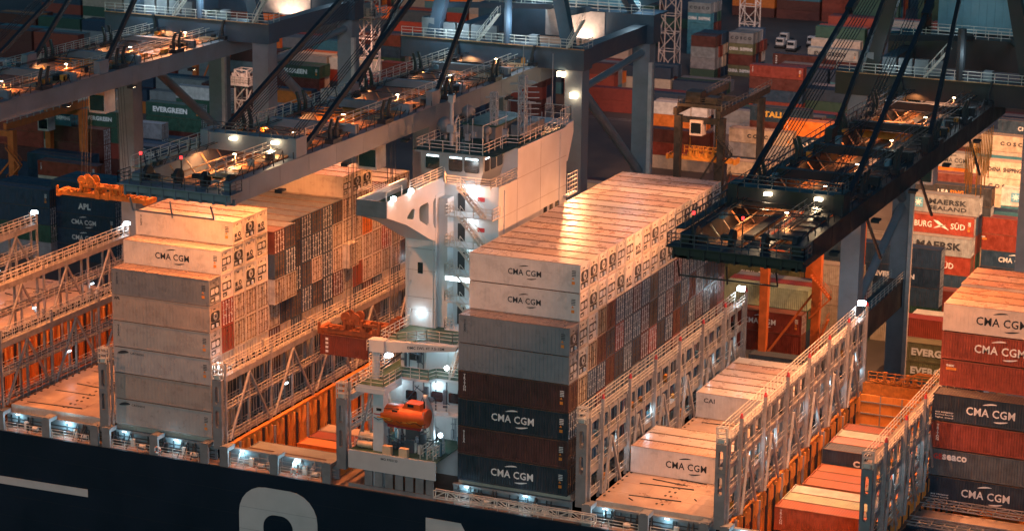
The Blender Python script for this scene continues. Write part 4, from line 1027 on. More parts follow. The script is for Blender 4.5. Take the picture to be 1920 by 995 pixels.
    for sx in (-1,1):
        x=cx+sx*5.1-sx*2.6 if sx>0 else cx-5.1-.95
        w.box(x-.45,-18,33.7,x+(2.05 if sx>0 else .45),61,33.8)
        if sx>0:
            for yy in range(-17,60,2): w.bar((x+.5,yy,33.85),(x+2.05,yy+.3,33.85),.09)
        q.rail([(x+.45,-18,33.8),(x+.45,61,33.8)],1.1,1.8,.06,2); q.rail([(x-.45,-18,33.8),(x-.45,61,33.8)],1.1,1.8,.06,2)
    w.box(cx-2.4,-18.4,32.0,cx-1.4,60,32.12); w.box(cx+.6,-18.4,32.0,cx+1.1,60,32.12)
    w.build('walkway','tray' if detail else 'crane3',BM); q.build('walkway_railing','rail' if detail else 'raild',BM)
    for y in (2,14,30,43,55):
        for sx in (-1,1):
            x=cx+sx*5.1; q=MB()
            for k in (-.7,.7):
                q.prism([(0,0),(.35,0),(.25,1.4),(.55,2.6),(.3,2.6),(-.05,1.4)],'y',0,.3); n=12
                q.v[-n:]=[(x+sx*(a-.2),y+k+b,33.6+c) for a,b,c in q.v[-n:]]
            q.box(x-.5,y-.9,33.6,x+.5,y+1.1,34.1); q.build('rope_support','stay',BM)
    q=MB(); rng=random.Random(int(cx))
    for i in range(30):
        y=rng.uniform(-17,58); x=cx+rng.choice((-4.6,-3.9,3.7,4.4)); MB().box(x-.25,y,33.82,x+.25,y+rng.uniform(.3,1.2),33.82+rng.uniform(.3,.8)).build('cable_box',rng.choice(('dark','yellow','house','dark')),BM)
    for i in range(5):
        y=-18+i*.9; q.box(cx-4.4+i*1.8,y,32.85,cx-3.5+i*1.8,y+.5,33.3)
    q.build('buffer_block','dark',BM)
    for x in (cx-4.6,cx+4.6,cx-1.2,cx+1.8): MB().tube((x-.2,-18,33.4),(x+.2,-18,33.4),.75,14).build('sheave','dark',BM)
    for i,x in enumerate((cx-4.2,cx+.3)):
        pl=MB().bar((x,-19.9,32.8),(x,-19.9,35.6),.09).build('warning_lamp_pole','stay',BM); MB().tube((x,-19.9,35.6),(x,-19.9,35.85),.13,10).build('warning_lamp','lampr',pl)
    # lamps on the boom: housings plus beams
    for y in (-11,3,17,31,45):
        for sx in (-1,1):
            x=cx+sx*6.1
            h=MB().box(x-.3,y-.35,31.22,x+.3,y+.35,31.26).build('floodlight','lampw',BM)
            MB().box(x-.4,y-.45,31.262,x+.4,y+.45,31.44).box(x-.4,y-.45,31.1,x+.4,y-.41,31.262).build('lamp_hood','dark',h)
    for y in (-13,-1,10,23,37,50):
        MB().box(cx+1.95,y,34.9,cx+2.25,y+.2,34.96).build('walkway_lamp','lampw',BM); spot(cx+2.1,y+.1,34.85,cx+2.6,y+.3,31,1300 if detail else 800,(1,.34,.1),150,.4,.15); spot(cx-3.4,y+4,34.3,cx-3.4,y+4.3,31,900 if detail else 600,(1,.34,.1),150,.4,.15)
    for x in (cx-1.6,cx+3.2):
        MB().box(x-.35,-6.95,34.9,x+.35,-6.6,35.15).build('floodlight','lampw',BM); spot(x,-7.4,34.7,x,-9.5,31,900,(1,.66,.36),140)
    # trolley, cab, ropes
    ty=trolley_y
    q=MB().box(cx-4.9,ty-3.2,32.2,cx+4.9,ty-2.7,33.0); q.box(cx-4.9,ty+2.7,32.2,cx+4.9,ty+3.2,33.0); q.box(cx-3.4,ty-2.7,32.3,cx-2.6,ty+2.7,33); q.box(cx+2.6,ty-2.7,32.3,cx+3.4,ty+2.7,33)
    for i in range(6): q.box(cx-2.4+i*.85,ty-2,32.4,cx-1.9+i*.85,ty+1.6,33.1+.25*(i%3))
    q.rail([(cx-4.8,ty-3.3,33),(cx+4.8,ty-3.3,33)],1.1,1.2,.07,3)
    tr=q.build('trolley','yellow',C)
    q=MB().box(cx+1.6,ty-5.6,28.2,cx+3.9,ty-3.4,30.9); q.bar((cx+2,ty-4,30.9),(cx+2,ty-3,32.3),.2); q.bar((cx+3.6,ty-4,30.9),(cx+3.6,ty-3,32.3),.2); cab=q.build('operator_cab','mast',tr)
    MB().box(cx+1.75,ty-5.64,28.5,cx+3.75,ty-5.61,30.4).build('cab_window','glass',cab)
    return C,BM
C1,B1=crane(-64,'grey quay crane nearest the corner, its tip out of frame','crane','crane2',34)
C2,B2=crane(-20.4,'grey quay crane whose boom ends above the stepped stack','crane','crane2',20)
C3,B3=crane(35.8,'dark quay crane whose boom ends above the open hold','crane3','crane3',40,False)
# spreaders and hanging ropes
def spreader(cx,y,z,L,label,m='spread'):
    q=MB(); q.box(cx-L/2,y-.9,z,cx+L/2,y-.45,z+.55); q.box(cx-L/2,y+.45,z,cx+L/2,y+.9,z+.55)
    for sx in (-1,1):
        q.box(cx+sx*L/2-.25,y-1.25,z-.1,cx+sx*L/2+.25,y+1.25,z+.6); q.box(cx+sx*(L/2+.1)-.1,y-1.3,z+.6,cx+sx*(L/2+.1)+.1,y-1.0,z+1.2)
    q.box(cx-3.4,y-.44,z+.02,cx+3.4,y+.44,z+.5)
    for sx in (-.7,.7): q.box(cx+sx-.3,y-1.0,z-.05,cx+sx+.3,y-.9,z+1.0)
    s=q.build('container_spreader',m,None,(cx,y,z)); tag(s,label,'spreader')
    q=MB().box(cx-3.4,y-.8,z+1.25,cx+3.4,y-.5,z+1.55); q.box(cx-3.4,y+.5,z+1.25,cx+3.4,y+.8,z+1.55)
    for k in (-2.8,-.6,1.6,3): q.box(cx+k-.3,y-.5,z+.56,cx+k+.3,y+.5,z+1.5); q.box(cx+k-.5,y-.95,z+.6,cx+k-.2,y-.45,z+1.9)
    for k in range(12): q.bar((cx-3.2+k*.55,y-.95,z+.6),(cx-2.9+k*.5,y-.9,z+1.0+.5*((k*7)%3)),.07)
    for k in (-5,-4,4.2,5.1): q.box(cx+k-.2,y-1.0,z+.56,cx+k+.2,y-.6,z+.8); q.bar((cx+k,y-.95,z+.3),(cx+k*.7,y-.95,z+1.1),.06)
    q.build('headblock',m,s)
    q=MB()
    for k in (-3.1,-1.9,3.1):
        for yy in (-.6,.6): q.tube((cx+k,y+yy-.12,z+2.0),(cx+k,y+yy+.12,z+2.0),.62,14)
    q.build('sheave',m,s)
    q=MB()
    for k in (-3.1,-2.6,2.6,3.1):
        for yy in (-.6,.6): q.bar((cx+k,y+yy,z+2.1),(cx+k*.8,y+yy,32.3),.05)
    q.build('hoist_rope','raild',s); return s
spreader(-64,34,16.3,12.6,'empty yellow spreader hanging from the corner crane beside the pale crane leg')
spreader(-20.5,21.2,7.25,12.3,'rusty spreader holding the two hanging boxes','spreadr')
# festoon cables under the dark crane's boom
fe=MB(); rr=random.Random(3)
for i in range(16):
    y=41+i*.85; z0=31.3; dp=rr.uniform(3,7.5); x=41.6
    P=[(x,y+.8*t,z0-dp*4*t*(1-t)) for t in [j/8 for j in range(9)]]
    for a,b in zip(P,P[1:]): fe.bar(a,b,.07)
fe.build('festoon_cable','yellow',B3)
q=MB()
for y in (2,22,44): q.bar((41.3,y,31.5),(41.9,y+3.5,27),.22)
q.build('cable_guide','stay',B3)

# ------------------------------------------------------------------ quay, water, yard
def struct(name,mb,m): o=mb.build(name,m); o['kind']='structure'; return o
struct('water',MB().box(-2500,-900,-20.2,2500,51,-20),'water')
struct('quay_ground',MB().add([(-2600,51,ZQ),(2600,51,ZQ),(2600,4200,ZQ),(-2600,4200,ZQ)],[(0,1,2,3)]).box(-2600,50.6,-21,2600,51,ZQ-.004),'ground')
mk=MB()
for y in (60,63.5,67,70.5,74,86,90): mk.box(-260,y,ZQ+.004,120,y+.18,ZQ+.008)
for x in range(-260,120,9): mk.box(x,88.2,ZQ+.004,x+4,88.4,ZQ+.008)
for y in (186,187.5,262,263.5): mk.box(-260,y,ZQ+.004,120,y+.25,ZQ+.008)
struct('lane_marking',mk,'line')
mk=MB()
for y in (56.15,79.65): mk.box(-260,y-.1,ZQ+.004,120,y+.1,ZQ+.03)
struct('crane_track',mk,'dark')
YARD=[
('behind the dark crane leg', 22.3, 95.0, 3, 2.6, 12.192, 'Ve Ve Ji', ['R T', 'W T']),
('tall navy', 9.2, 120.4, 5, 2.9, 12.192, 'N Ng N', []),
('short red, beside the white topped stack', 18.8, 123.5, 3, 2.6, 6.058, 'Ro Rb', []),
('star emblem front', 9.1, 140.7, 4, 2.9, 12.192, 'Gm Rs N', ['', '']),
('long red lettered', 9.0, 142.2, 5, 2.9, 12.192, 'Rh', []),
('pale star emblem', 9.3, 143.6, 6, 2.9, 12.192, 'Gw', []),
('dark one behind the pale star box', 9.5, 151.2, 6, 2.9, 12.192, 'Dy D', []),
('red and navy', 19.7, 150.9, 5, 2.6, 12.192, 'Rv Rb Nc Nc', ['L', '']),
('teal roofed, far side', 20.1, 166.3, 5, 2.9, 12.192, 'Wm L', []),
('tan spaced lettering', 10.0, 186.9, 5, 2.9, 12.192, 'Tn Tk T', ['L']),
('tan, behind the tan pair', 7.0, 209.3, 5, 2.9, 12.192, 'Tk T', []),
('navy, farthest tan block', 6.7, 224.5, 5, 2.9, 12.192, 'Nc T', []),
('orange short box', 1.9, 197.4, 5, 2.6, 6.058, 'Gc O T', []),
('brown, behind the dark boom', 0.9, 180.0, 5, 2.6, 12.192, 'B R', []),
('red lettered, behind the truck', -4.7, 97.9, 3, 2.9, 12.192, 'Rc R T', ['Y E', 'R']),
('long grey lettered', -4.6, 105.1, 4, 2.9, 12.192, 'Gs G', []),
('olive lettered', -9.4, 112.0, 4, 2.9, 12.192, 'Vn N', []),
('navy, under the dark boom tip', -0.7, 117.9, 4, 2.6, 12.192, 'N B', []),
('short tan, beside the orange yard crane', 7.6, 105.2, 5, 2.9, 6.058, 'T T T', []),
('navy, seen through the dark boom', -10.0, 143.2, 4, 2.9, 12.192, 'Nc N', []),
('slate roofed, seen through the boom tip', -12.6, 130.4, 4, 2.9, 12.192, 'Ns N', []),
('tan, between two yard crane legs', -38.0, 201.5, 5, 2.6, 12.192, 'Tk G N T', []),
('orange topped', -29.0, 206.1, 5, 2.9, 12.192, 'Ov Nc Nc T', []),
('navy with yellow lettering', -43.7, 231.6, 4, 2.9, 12.192, 'Ni B', []),
('bright red, by the open lane', -61.0, 284.5, 4, 2.6, 12.192, 'Rv B N', []),
('brown with four white squares', -65.8, 316.7, 3, 2.6, 12.192, 'Bd B', []),
('white, far lane', -61.0, 328.8, 3, 2.6, 12.192, 'We B', []),
('tan, far lane', -64.0, 341.5, 3, 2.6, 12.192, 'T', []),
('red, far lane', -66.3, 358.2, 3, 2.6, 12.192, 'Rv', []),
('short grey, at the lane corner', -79.8, 326.3, 4, 2.6, 6.058, 'Gk Vn B Vn', ['G', 'G', 'N']),
('tall blue grey', -99.1, 351.5, 5, 2.6, 6.058, 'Gk Ln L L L', ['G', 'G']),
('brown topped, at the tall blue stack', -86.2, 317.4, 4, 2.6, 6.058, 'B G G', ['B', 'N', 'N']),
('tan, behind the dark yard crane', -32.9, 185.5, 4, 2.6, 12.192, 'T B', []),
('navy over orange', -25.7, 171.8, 4, 2.6, 12.192, 'Nc O', []),
('tan, behind the pale bridge wall', -60.3, 176.6, 2, 2.9, 12.192, 'Tk R', ['B']),
('navy, three letters', -123.4, 108.4, 5, 2.6, 12.192, 'N Na Nc Nc N', ['N', 'J']),
('navy, beside the three letter stack', -134.7, 106.5, 4, 2.9, 12.192, 'Nv N E', ['N', 'N']),
('red lettered, behind the navy block', -135.0, 113.5, 4, 2.6, 12.192, 'Rc R', []),
('red, middle of the dim yard', -141.3, 130.6, 4, 2.6, 12.192, 'Rv T', []),
('navy roofed, dim yard', -151.4, 141.9, 3, 2.9, 12.192, 'N N', ['N']),
('long brown with four squares, dim yard', -154.7, 153.3, 4, 2.9, 12.192, 'Bd B B', []),
('dark green lettered, dim yard', -150.7, 155.9, 5, 2.9, 12.192, 'Eg E', []),
('short teal, dim yard', -155.6, 153.4, 5, 2.9, 6.058, 'Ln E', []),
('red, beside the orange yard crane beam', -171.4, 158.0, 4, 2.9, 12.192, 'R R', ['R']),
('tan, under the corner boom', -160.1, 166.4, 5, 2.9, 12.192, 'T T', []),
('grey, behind the pale crane leg', -148.0, 162.6, 4, 2.9, 12.192, 'G Nc T N', []),
('dark green lettered, beside the slanted pipe', -146.8, 174.8, 5, 2.6, 12.192, 'Ee E B B', []),
('dark green, below the slanted pipe', -118.2, 155.3, 4, 2.6, 12.192, 'E N', []),
('dark green, between grey crane legs', -154.8, 237.6, 4, 2.6, 12.192, 'Ee B N N', ['E']),
('navy, behind the pale leg', -142.1, 156.4, 3, 2.9, 12.192, 'Nc N N', ['N']),
('green, low behind the slanted pipe', -139.5, 166.0, 3, 2.6, 12.192, 'Ee N N', ['N']),
('brown, far between cranes', -151.1, 269.5, 5, 2.6, 12.192, 'B N E', ['N']),
('red, far below the cranes', -138.1, 254.3, 3, 2.6, 12.192, 'R B', ['N']),
('white, on the empty lane', -74.3, 259.8, 2, 2.6, 12.192, 'W O', ['T']),
('brown, on the empty lane', -60.0, 219.5, 3, 2.6, 12.192, 'B R', []),
('white roofed, under the corner boom', -158.4, 204.8, 4, 2.6, 12.192, 'W E R', []),
('navy, behind the lattice mast', -135.3, 205.8, 3, 2.6, 12.192, 'N B', ['N']),
]
CMAP={'e':('V','e'),}
random.seed(11)
gY='containers stacked in the yard'
occ=[]
def yz(n,H): return ZQ+.02+n*(H+.02)
for desc,x,y,n,H,Ln,tiers,behind in YARD:
    ts=tiers.split(); occ.append((x,y,Ln,n))
    for j in range(n):
        t=n-1-j; z=yz(t,H)
        if j<len(ts):
            c,mk=ts[j][0],ts[j][1:]
            mk=mk.replace('g','g'); ink=None
            if mk=='i': ink='inky' if c=='N' else 'inkw'
            if mk=='s' and c=='G': mk='q'
            elif mk=='s' and c=='N': mk='q'
            name=CN[c][0]
            container(x,y,z,Ln,H,c,f'{name} container, {"top" if j==0 else TIER[j]+" down"} in yard stack: {desc}',gY,'dry',mk if Ln>9 or mk not in 'emwhi' else '',ink=ink,detail=2 if y<240 else 1,ends=y<215)
        else: mass(x,y,z,Ln,H,pick('RNBTGE'))
    for i,b in enumerate(behind or []):
        bt=b.split(); nn=n+(1 if desc.startswith(('behind the dark crane','red lettered, behind the truck')) else 0)
        for j in range(nn): mass(x+random.uniform(-.3,.3),y+2.6*(i+1),yz(nn-1-j,H),Ln,H,(bt[j] if j<len(bt) and bt[j] in CN else pick('RNBTGEN')))
# the rest of the yard
FILL=[(-60,-18,300,3),(-95,-66,270,2),(-64,-14,345,4),(-66,-10,360,4),(-70,0,400,5),(-40,60,445,5),(-120,-70,450,5),(0,60,300,5),(60,130,300,4),(40,110,330,5),(45,120,275,4),(-20,60,415,5),(50,110,380,5),(-110,-66,300,2),(-58,-20,330,2),(-300,-170,100,3),(-262,-160,180,3),(-250,-175,200,4),(-240,-110,222,3),(-250,-100,250,4),(-260,-95,285,3),(-270,-110,320,4),(-290,-110,355,4),(-60,10,258,2),(-50,25,290,2),(-45,30,240,3),(-30,40,318,3),(-40,60,350,3),(-30,60,385,4),(10,70,215,4),(24,80,240,4),(22,80,262,4),(-105,-92,120,1),(-110,-84,150,2),(34,80,108,3),(34,90,130,4),(34,90,160,4),(34,90,190,4),(-330,-200,395,4),(-200,-115,390,4),(-110,-75,420,5),(-60,60,430,4)]
for xa,xb,y,n in FILL:
    x=xa
    while x<xb:
        for r in range(3):
            k=max(1,n+random.choice((-1,0,0,0)))
            if any(x<ox+ol+.5 and x+12.7>ox-.5 and abs(y+r*2.6-oy)<3 for ox,oy,ol,on in occ): continue
            base=pick('RNBTGENNRB')
            for t in range(k): mass(x,y+r*2.6,yz(t,2.6),L40,2.6,pick([base,base,pick('RNBTGEWOL')]))
        x+=12.9
        if random.random()<.12: x+=13
# everything not singled out above: one mesh
me=bpy.data.meshes.new('container_mass'); vs=[];fs=[];cs=[]
for x,y,z,L,H,c,doors in MASS:
    q=MB().box(x+.02,y+.02,z+.02,x+L-.08,y+W-.02,z+H-.02)
    for a,b in ((0,.15),(W-.15,W)): q.box(x+L-.12,y+a,z,x+L,y+b,z+H)
    q.box(x+L-.1,y+.15,z,x+L-.01,y+W-.15,z+.16); q.box(x+L-.1,y+.15,z+H-.13,x+L-.01,y+W-.15,z+H)
    q.box(x,y-.0,z+H-.12,x+L-.12,y+.06,z+H-.004); q.box(x,y,z+.01,x+L-.12,y+.06,z+.15); q.box(x,y-.002,z,x+.15,y+.15,z+H)
    n0=len(q.f)
    if doors:
        for k in (.35,.95,1.45,2.05): q.box(x+L-.07,y+k-.035,z+.12,x+L+.0,y+k+.035,z+H-.12)
    b=len(vs); vs+=q.v; fs+=[tuple(b+i for i in f) for f in q.f]
    cs+=[c]*n0+[(.4,.4,.4,1)]*(len(q.f)-n0)
me.from_pydata(vs,[],fs); at=me.color_attributes.new('Col','FLOAT_COLOR','CORNER')
flat=[]
for p in me.polygons:
    for _ in p.loop_indices: flat+=cs[p.index]
at.data.foreach_set('color',flat); me.materials.append(M['mass'])
o=bpy.data.objects.new('container_mass',me); COL.objects.link(o); tag(o,'the many other containers in the dim yard and low on the ship behind the lashing bridges','containers',None,'stuff')

# ------------------------------------------------------------------ yard cranes, masts, vehicles
def yard_crane(x0,y0,y1,zt,label,m='rtg',sp=True,ty=None,w=7.4):
    C=thing('yard_crane',label,'yard crane',(x0+w/2,(y0+y1)/2,ZQ),'rubber tyred yard cranes')
    for x in (x0,x0+w):
        for y in (y0,y1):
            q=MB(); s=.5; q.add([(x-s,y-s,ZQ+1.6),(x+s,y-s,ZQ+1.6),(x+s,y+s,ZQ+1.6),(x-s,y+s,ZQ+1.6),(x-.6,y-.6,zt),(x+.6,y-.6,zt),(x+.6,y+.6,zt),(x-.6,y+.6,zt)],[(0,3,2,1),(4,5,6,7),(0,1,5,4),(1,2,6,5),(2,3,7,6),(3,0,4,7)])
            lg=q.build('leg',m,C)
            q=MB(); 
            for k in (-.8,.8): q.tube((x+k,y-.4,ZQ+.75),(x+k,y+.4,ZQ+.75),.75,14)
            q.build('wheel','rubber',lg)
        q=MB().box(x-.32,y0-2,zt+.3,x+.32,y1+4,zt+1.5); g=q.build('girder',m,C)
        MB().rail([(x+.5,y0-2,zt+1.5),(x+.5,y1+4,zt+1.5)],1.1,2,.07,2).build('railing','rail' if m=='rtg' else 'raild',g)
    for y in (y0,y1):
        q=MB().box(x0-1.5,y-.45,ZQ+1.2,x0+w+1.5,y+.45,ZQ+2.2); q.box(x0,y-.35,zt-1.2,x0+w,y+.35,zt-.2); q.build('sill_beam',m,C)
    q=MB(); q.bar((x0,y0,ZQ+3),(x0+w,y0,zt-5),.3); q.stair((x0+w-.6,y0-.9,zt-9),(x0+w+2.2,y0-.9,zt-6),.8,'y'); q.stair((x0+w+2.2,y0-.9,zt-6),(x0+w-.6,y0-.9,zt-3),.8,'y'); q.stair((x0+w-.6,y0-.9,ZQ+3),(x0+w+2,y0-.9,zt-9),.8,'y'); q.build('stair',m,C)
    q=MB().box(x0+w-1,y0-1.4,ZQ+2.2,x0+w+1.2,y0-.5,ZQ+4.6); q.build('power_cabinet','lashg' if m=='rtg' else 'rtg',C)
    ty=ty or y0+6
    q=MB().box(x0-.2,ty-2.4,zt+1.52,x0+w+.2,ty+2.4,zt+2.1); q.box(x0+1,ty-1.5,zt+2.1,x0+3.6,ty+1.5,zt+4); q.box(x0+4.4,ty-1.2,zt+2.1,x0+6.6,ty+1.4,zt+3.2); q.rail([(x0,ty-2.4,zt+2.1),(x0+w,ty-2.4,zt+2.1)],1.1,1.2,.08,3)
    t=q.build('trolley',m,C)
    q=MB().box(x0+2.4,ty-3,zt-3.2,x0+4.6,ty-.8,zt-.6); cb=q.build('operator_cab','mast',t); MB().box(x0+2.6,ty-3.04,zt-2.8,x0+4.4,ty-3.01,zt-1).build('cab_window','glass',cb)
    if sp: 
        s=spreader_plain(x0+w/2,ty,zt-8,m)
    return C
def spreader_plain(cx,y,z,m):
    q=MB().box(cx-6.1,y-.9,z,cx+6.1,y-.5,z+.6); q.box(cx-6.1,y+.5,z,cx+6.1,y+.9,z+.6); q.box(cx-6.3,y-1.2,z-.1,cx-5.9,y+1.2,z+.8); q.box(cx+5.9,y-1.2,z-.1,cx+6.3,y+1.2,z+.8); q.box(cx-2.6,y-.7,z+.6,cx+2.6,y+.7,z+1.3)
    for k in (-2.2,-1,.6,1.9): q.box(cx+k,y-1,z+.6,cx+k+.5,y+1,z+2.2)
    q.rail([(cx-3,y-1.1,z+1.3),(cx+3,y-1.1,z+1.3)],1.3,.8,.12,2)
    for k in (-2.4,2.4): q.bar((cx+k,y,z+2),(cx+k,y,z+10.2),.09)
    s=q.build('container_spreader','yellow',None,(cx,y,z)); tag(s,f'yellow spreader under the {"dark" if cx<-20 else "orange"} yard crane','spreader'); return s
yard_crane(-36.5,169,191,6.2,'dark yard crane with an orange lit spreader behind the flat-topped stack','rtgd',True,171,7.8)
yard_crane(3.2,94,116,4.0,'orange yard crane with zigzag stairs beside the grey crane leg','rtg',False,112)
yard_crane(-152,128,150,1.0,'orange yard crane at the dim corner of the yard','rtg',False,146)
yard_crane(-170,232,256,8,'orange yard crane far beyond the corner boom','rtg',False,240)
def lattice_mast(x,y,zt,w,label,m='mast',top=True):
    q=MB().lattice((x,y,ZQ),(x,y,zt),w,w*1.1,.16); o=q.build('lattice_mast',m,None,(x,y,ZQ)); tag(o,label,'mast')
    q=MB()
    if top:
        q.box(x-w,y-w*.8,zt-2.5,x+w*.8,y+w*.8,zt-2.2); q.rail([(x-w,y-w*.8,zt-2.2),(x+w*.8,y-w*.8,zt-2.2),(x+w*.8,y+w*.8,zt-2.2)],1.2,.8,.1,3)
        for i in range(5): q.box(x-w+i*.8,y-w*.7,zt-2.2,x-w+.5+i*.8,y+w*.3,zt-1.2+(i%2)*.7)
        q.build('platform',m,o)
    return o
lattice_mast(-93.5,120,17,2.2,'pinkish lattice mast with a cluttered platform between the grey crane legs')
lattice_mast(-61,100,33,2.6,'tall pinkish lattice mast behind the two long stays')
lattice_mast(-83,352,16,4,'pale lattice mast standing behind the far short grey stack',top=False)
lattice_mast(-96,330,24,4,'pale lattice mast beside the tall blue grey stack',top=False)
# truck under the blue box on the quay
T=thing('truck','orange yard truck carrying a navy box beside the orange yard crane','truck',(8,94,ZQ))
xq,yq=1.9,91.5
q=MB().box(xq,yq+.5,ZQ+1.0,xq+12.4,yq+1.9,ZQ+1.3); q.box(xq+.1,yq+.2,ZQ+1.28,xq+12.3,yq+2.2,ZQ+1.36); q.build('chassis','yellow',T)
q=MB()
for x in (xq+1.2,xq+2.5,xq+9.4,xq+14.4):
    for yy in (yq+.2,yq+1.9): q.tube((x,yy-.2,ZQ+.5),(x,yy+.35,ZQ+.5),.5,14)
q.build('wheel','rubber',T)
q=MB().box(xq+12.8,yq+.1,ZQ+.8,xq+15.2,yq+2.3,ZQ+1.5); q.prism([(xq+13.2,ZQ+1.5),(xq+15.2,ZQ+1.5),(xq+14.9,ZQ+3.4),(xq+13.2,ZQ+3.4)],'y',yq+.2,yq+2.2); cb=q.build('cab','yellow',T)
MB().box(xq+13.5,yq+.15,ZQ+2.3,xq+14.8,yq+.19,ZQ+3.2).build('window','glass',cb)
container(xq+.1,yq,ZQ+1.4,L40,2.896,'N','navy ribbed container with white lettering riding on the yard truck',gY,'dry','c',color=(.07,.1,.13,1))
# parked white tractors far off
proto=None
for i,(x,y) in enumerate(((-85,368),(-80.5,372),(-76.5,368.5),(-82,380),(-74,378))):
    if proto is None:
        proto=thing('parked_tractor','white parked yard tractor with a dark windscreen on the far dim lane','tractor',(x,y,ZQ),'white tractors parked in the far lane')
        q=MB().box(x-1.2,y-2.5,ZQ+.5,x+1.2,y+3,ZQ+1.0); q.build('chassis','dark',proto)
        q=MB().prism([(y-2.4,ZQ+1.0),(y-.4,ZQ+1.0),(y-.4,ZQ+2.8),(y-2.0,ZQ+2.8),(y-2.35,ZQ+2.0)],'x',x-1.0,x+1.0); cab=q.build('cab','hullw',proto); MB().box(x-.85,y-2.46,ZQ+1.75,x+.85,y-2.2,ZQ+2.5).build('windscreen','glass',cab)
        for k in (-1.1,1.1): MB().tube((x+k,y-1.6,ZQ+.5),(x+k*1.2,y-1.6,ZQ+.5),.5,12).build('wheel','rubber',proto)
    else:
        r=proto.copy(); COL.objects.link(r); r.location=(x,y,ZQ)
        for ch in list(proto.children):
            c=ch.copy(); COL.objects.link(c); c.parent=r
            for g in ch.children: d=g.copy(); COL.objects.link(d); d.parent=c
# site office of stacked cabins on the lane
q=MB().box(-52,196,ZQ,-36.5,199,ZQ+3.2); q.box(-52.3,195.8,ZQ+3.2,-36.2,199.2,ZQ+3.4)
for i in range(40): q.box(-52+i*.39,195.97,ZQ+.2,-51.9+i*.39,196,ZQ+3.1)
o=q.build('site_office','lashg',None,(-44,197,ZQ)); tag(o,'low ribbed grey site office with square windows beside the dark yard crane','building')
for i in range(4): MB().box(-50+i*3.6,195.93,ZQ+1.3,-48.9+i*3.6,195.965,ZQ+2.3).build('window','glass',o)

# ------------------------------------------------------------------ light
WARM=(1,.31,.085)
def boom_spots(x,ys,dx,tz,p,ang,col=WARM):
    for y in ys: spot(x,y,30.9,x+dx,y+2,tz,p,col,ang)
# corner crane: hatch, truss bridges and the open hold below it
boom_spots(-70.1,(-11,3,17,31),-18,2,30000,120); boom_spots(-57.9,(-11,3,17,31),20,0,24000,96); boom_spots(-64,(-4,18,36),0,-5,22000,90)
# middle crane: stepped stack, hold, bridge tower
boom_spots(-26.5,(-3,9,21),-16,9,29000,104); boom_spots(-26.5,(33,42),-16,8,12000,100)
boom_spots(-14.3,(-10,0),14,14,13000,100); boom_spots(-14.3,(8,18,28,36),21,22.0,52000,60,(1,.36,.13)); boom_spots(-20.4,(-2,12,26,38),0,-5,36000,84)
# dark crane: flat topped stack and bridge wall, then the hatch, then the hold and the far stack
boom_spots(29.7,(-8,2,12,22),-31,25,26000,60,(1,.34,.13)); boom_spots(29.7,(-8,4,16,28,36),-9,0,32000,68,(1,.44,.2))
boom_spots(35.8,(0,14,28,40),0,-5,42000,78,(1,.36,.13)); boom_spots(41.9,(6,20,34),14,4,20000,96)
spot(30,-16,30.5,46,26,14,42000,WARM,44,.25)

# floods on the cranes' frames over the deck: streaky highlights on the wet container tops
for x,y,z,tx,ty,tz,p,a in ((31,56,46.2,9,10,23,185000,28),(31,56,46.2,9,33,23,140000,28),(38,56,46.2,22,22,0,60000,40),(33,56,46.2,10,8,23,50000,34),(-66,56,46.2,-50,18,0,40000,44)):
    MB().box(x-.5,y-.35,z-.3,x+.5,y+.1,z+.3).build('floodlight','lampw',C1 if x<-40 else C2 if x<0 else C3); spot(x,y-1,z-.4,tx,ty,tz,p,(1,.36,.13) if x!=38 else (1,.48,.25),a,.7,.45)

for x,y,z,tx,ty,tz,p,a in ((-11.6,54.4,32.9,5,18,23,17000,62),(-9.9,54.4,30.4,6,30,23,11000,62)):
    MB().box(x-.45,y+.05,z-.3,x+.45,y+.4,z+.3).build('floodlight','lampw',C2); spot(x,y-.2,z,tx,ty,tz,p,(1,.42,.17),a,.7,.3)
# floodlights on the cranes' rear beams and high masts over the yard
for x,y,z,tx,ty,tz,p,c,a in (
  (44,82,33,30,110,-8,150000,(1,.46,.2),100),(30,82,33,10,105,-6,45000,(1,.42,.16),90),(26,120,24,22,160,-6,170000,(1,.46,.2),100),(12,160,26,14,210,-6,190000,(1,.44,.18),100),(40,150,24,34,190,-8,170000,(1,.44,.2),100),
  (-12,82,33,-12,120,ZQ,12000,(1,.5,.25),110),(-8,150,26,-20,190,-8,60000,(1,.45,.25),100),(-30,182,24,-30,215,-6,40000,(1,.4,.2),100),(-50,230,26,-50,290,-8,70000,(1,.5,.4),90),
  (-40,165,8,-33,170,2,3500,WARM,100),(-30,160,14,-33,172,-4,6000,(1,.4,.1),80),(-88,112,20,-94,122,10,5000,(1,.6,.45),70),(-58,92,30,-61,101,20,5000,(1,.55,.42),90),
  (-130,235,26,-135,270,ZQ,60000,(1,.36,.1),90),(-175,290,26,-180,330,ZQ,90000,(1,.34,.08),90),(-125,150,26,-135,185,-8,22000,(.8,.85,1),110),(-60,330,24,-65,360,-8,36000,(.9,.7,.7),100)):
    spot(x,y,z,tx,ty,tz,p,c,a,.6,.5)
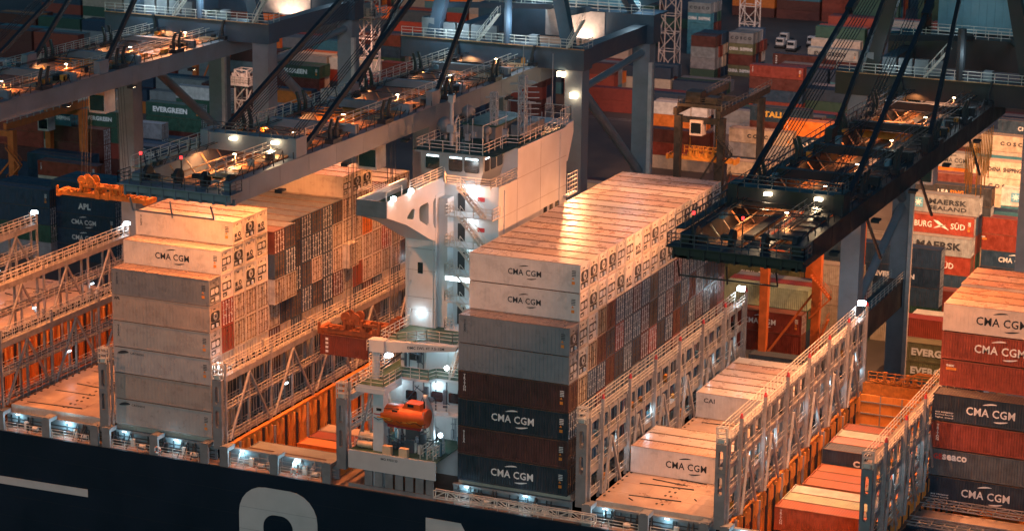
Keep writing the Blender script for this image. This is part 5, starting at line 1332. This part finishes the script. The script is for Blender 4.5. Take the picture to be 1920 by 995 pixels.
# cool work lamps on the crane decks
for cx,p in ((-64,900),(-20.4,1000),(35.8,260)):
    for x,y,z in ((cx-6,53.5,38.5),(cx+3,53.5,39),(cx+9,80,40),(cx-4,77,40)): lamp_point(x,y,z,p,(.6,.85,1),.2)
    if cx<30: spot(cx+2,76,33.2,cx+2,79,36,1500,(1,.7,.5),120)
for x,y,z in ((14.1,48.6,9.6),(28.8,48.6,9.6),(-71.1,49,8.6),(-27.8,0,8.6)): lamp_point(x,y,z,160,(.7,.9,1))
for y in (6,16,26,36,46):
    for x in (14.9,29.6,43.6):
        k=random.uniform(.3,1.7); lamp_point(x-.5,y+random.uniform(-2,2),4.4,75*k,(.5,.82,1)); lamp_point(x-.5,y+4+random.uniform(-2,2),2.2,60/k*.7,(.5,.82,1))
w=bpy.data.worlds.new('World'); SC.world=w; w.use_nodes=True; nt=w.node_tree; nt.nodes.clear()
out=nd(nt,'ShaderNodeOutputWorld'); bg=nd(nt,'ShaderNodeBackground'); sk=nd(nt,'ShaderNodeTexSky'); sk.sky_type='NISHITA'; sk.sun_disc=False
sk.sun_elevation=R(4); sk.sun_rotation=R(200); bg.inputs[1].default_value=.085
mx=nd(nt,'ShaderNodeMix',data_type='RGBA',blend_type='MULTIPLY'); mx.inputs[0].default_value=1; mx.inputs[7].default_value=(.16,.58,1,1)
lk(nt,sk.outputs[0],mx.inputs[6]); lk(nt,mx.outputs[2],bg.inputs[0]); lk(nt,bg.outputs[0],out.inputs[0])
sl=bpy.data.lights.new('sun','SUN'); sl.energy=.56; sl.angle=R(12); sl.color=(.74,.88,1); so=bpy.data.objects.new('sun',sl); COL.objects.link(so)
so.rotation_euler=Vector((-.35,.85,-.3)).to_track_quat('-Z','Y').to_euler()

# ------------------------------------------------------------------ camera
cd=bpy.data.cameras.new('camera'); cam=bpy.data.objects.new('camera',cd); COL.objects.link(cam); SC.camera=cam
yaw,pitch,roll=-.4081,.2522,.0126
d=Vector((math.sin(yaw)*math.cos(pitch),math.cos(yaw)*math.cos(pitch),-math.sin(pitch))); r=Vector((math.cos(yaw),-math.sin(yaw),0)); u=r.cross(d)
c,s=math.cos(roll),math.sin(roll); r,u=r*c+u*s,u*c-r*s
cam.matrix_world=Matrix(((r.x,u.x,-d.x,97.701),(r.y,u.y,-d.y,-212.498),(r.z,u.z,-d.z,83.121),(0,0,0,1)))
cd.sensor_width=36; cd.sensor_fit='HORIZONTAL'; cd.lens=4488.1/1920*36; cd.clip_start=1; cd.clip_end=6000
cd.dof.use_dof=True; cd.dof.focus_distance=240; cd.dof.aperture_fstop=.42
SC.view_settings.view_transform='Standard'; SC.view_settings.look='None'; SC.view_settings.exposure=0
SC.render.engine='CYCLES'; SC.cycles.use_denoising=True; SC.cycles.max_bounces=5; SC.cycles.diffuse_bounces=2; SC.cycles.glossy_bounces=2
SC.cycles.sample_clamp_indirect=4; SC.cycles.sample_clamp_direct=0
print('containers',NC[0],'mass',len(MASS))
for _o in SC.objects:
    if 'label' in _o and len(_o['label'].replace('-',' ').split())>16: print('LONG',_o['label'])
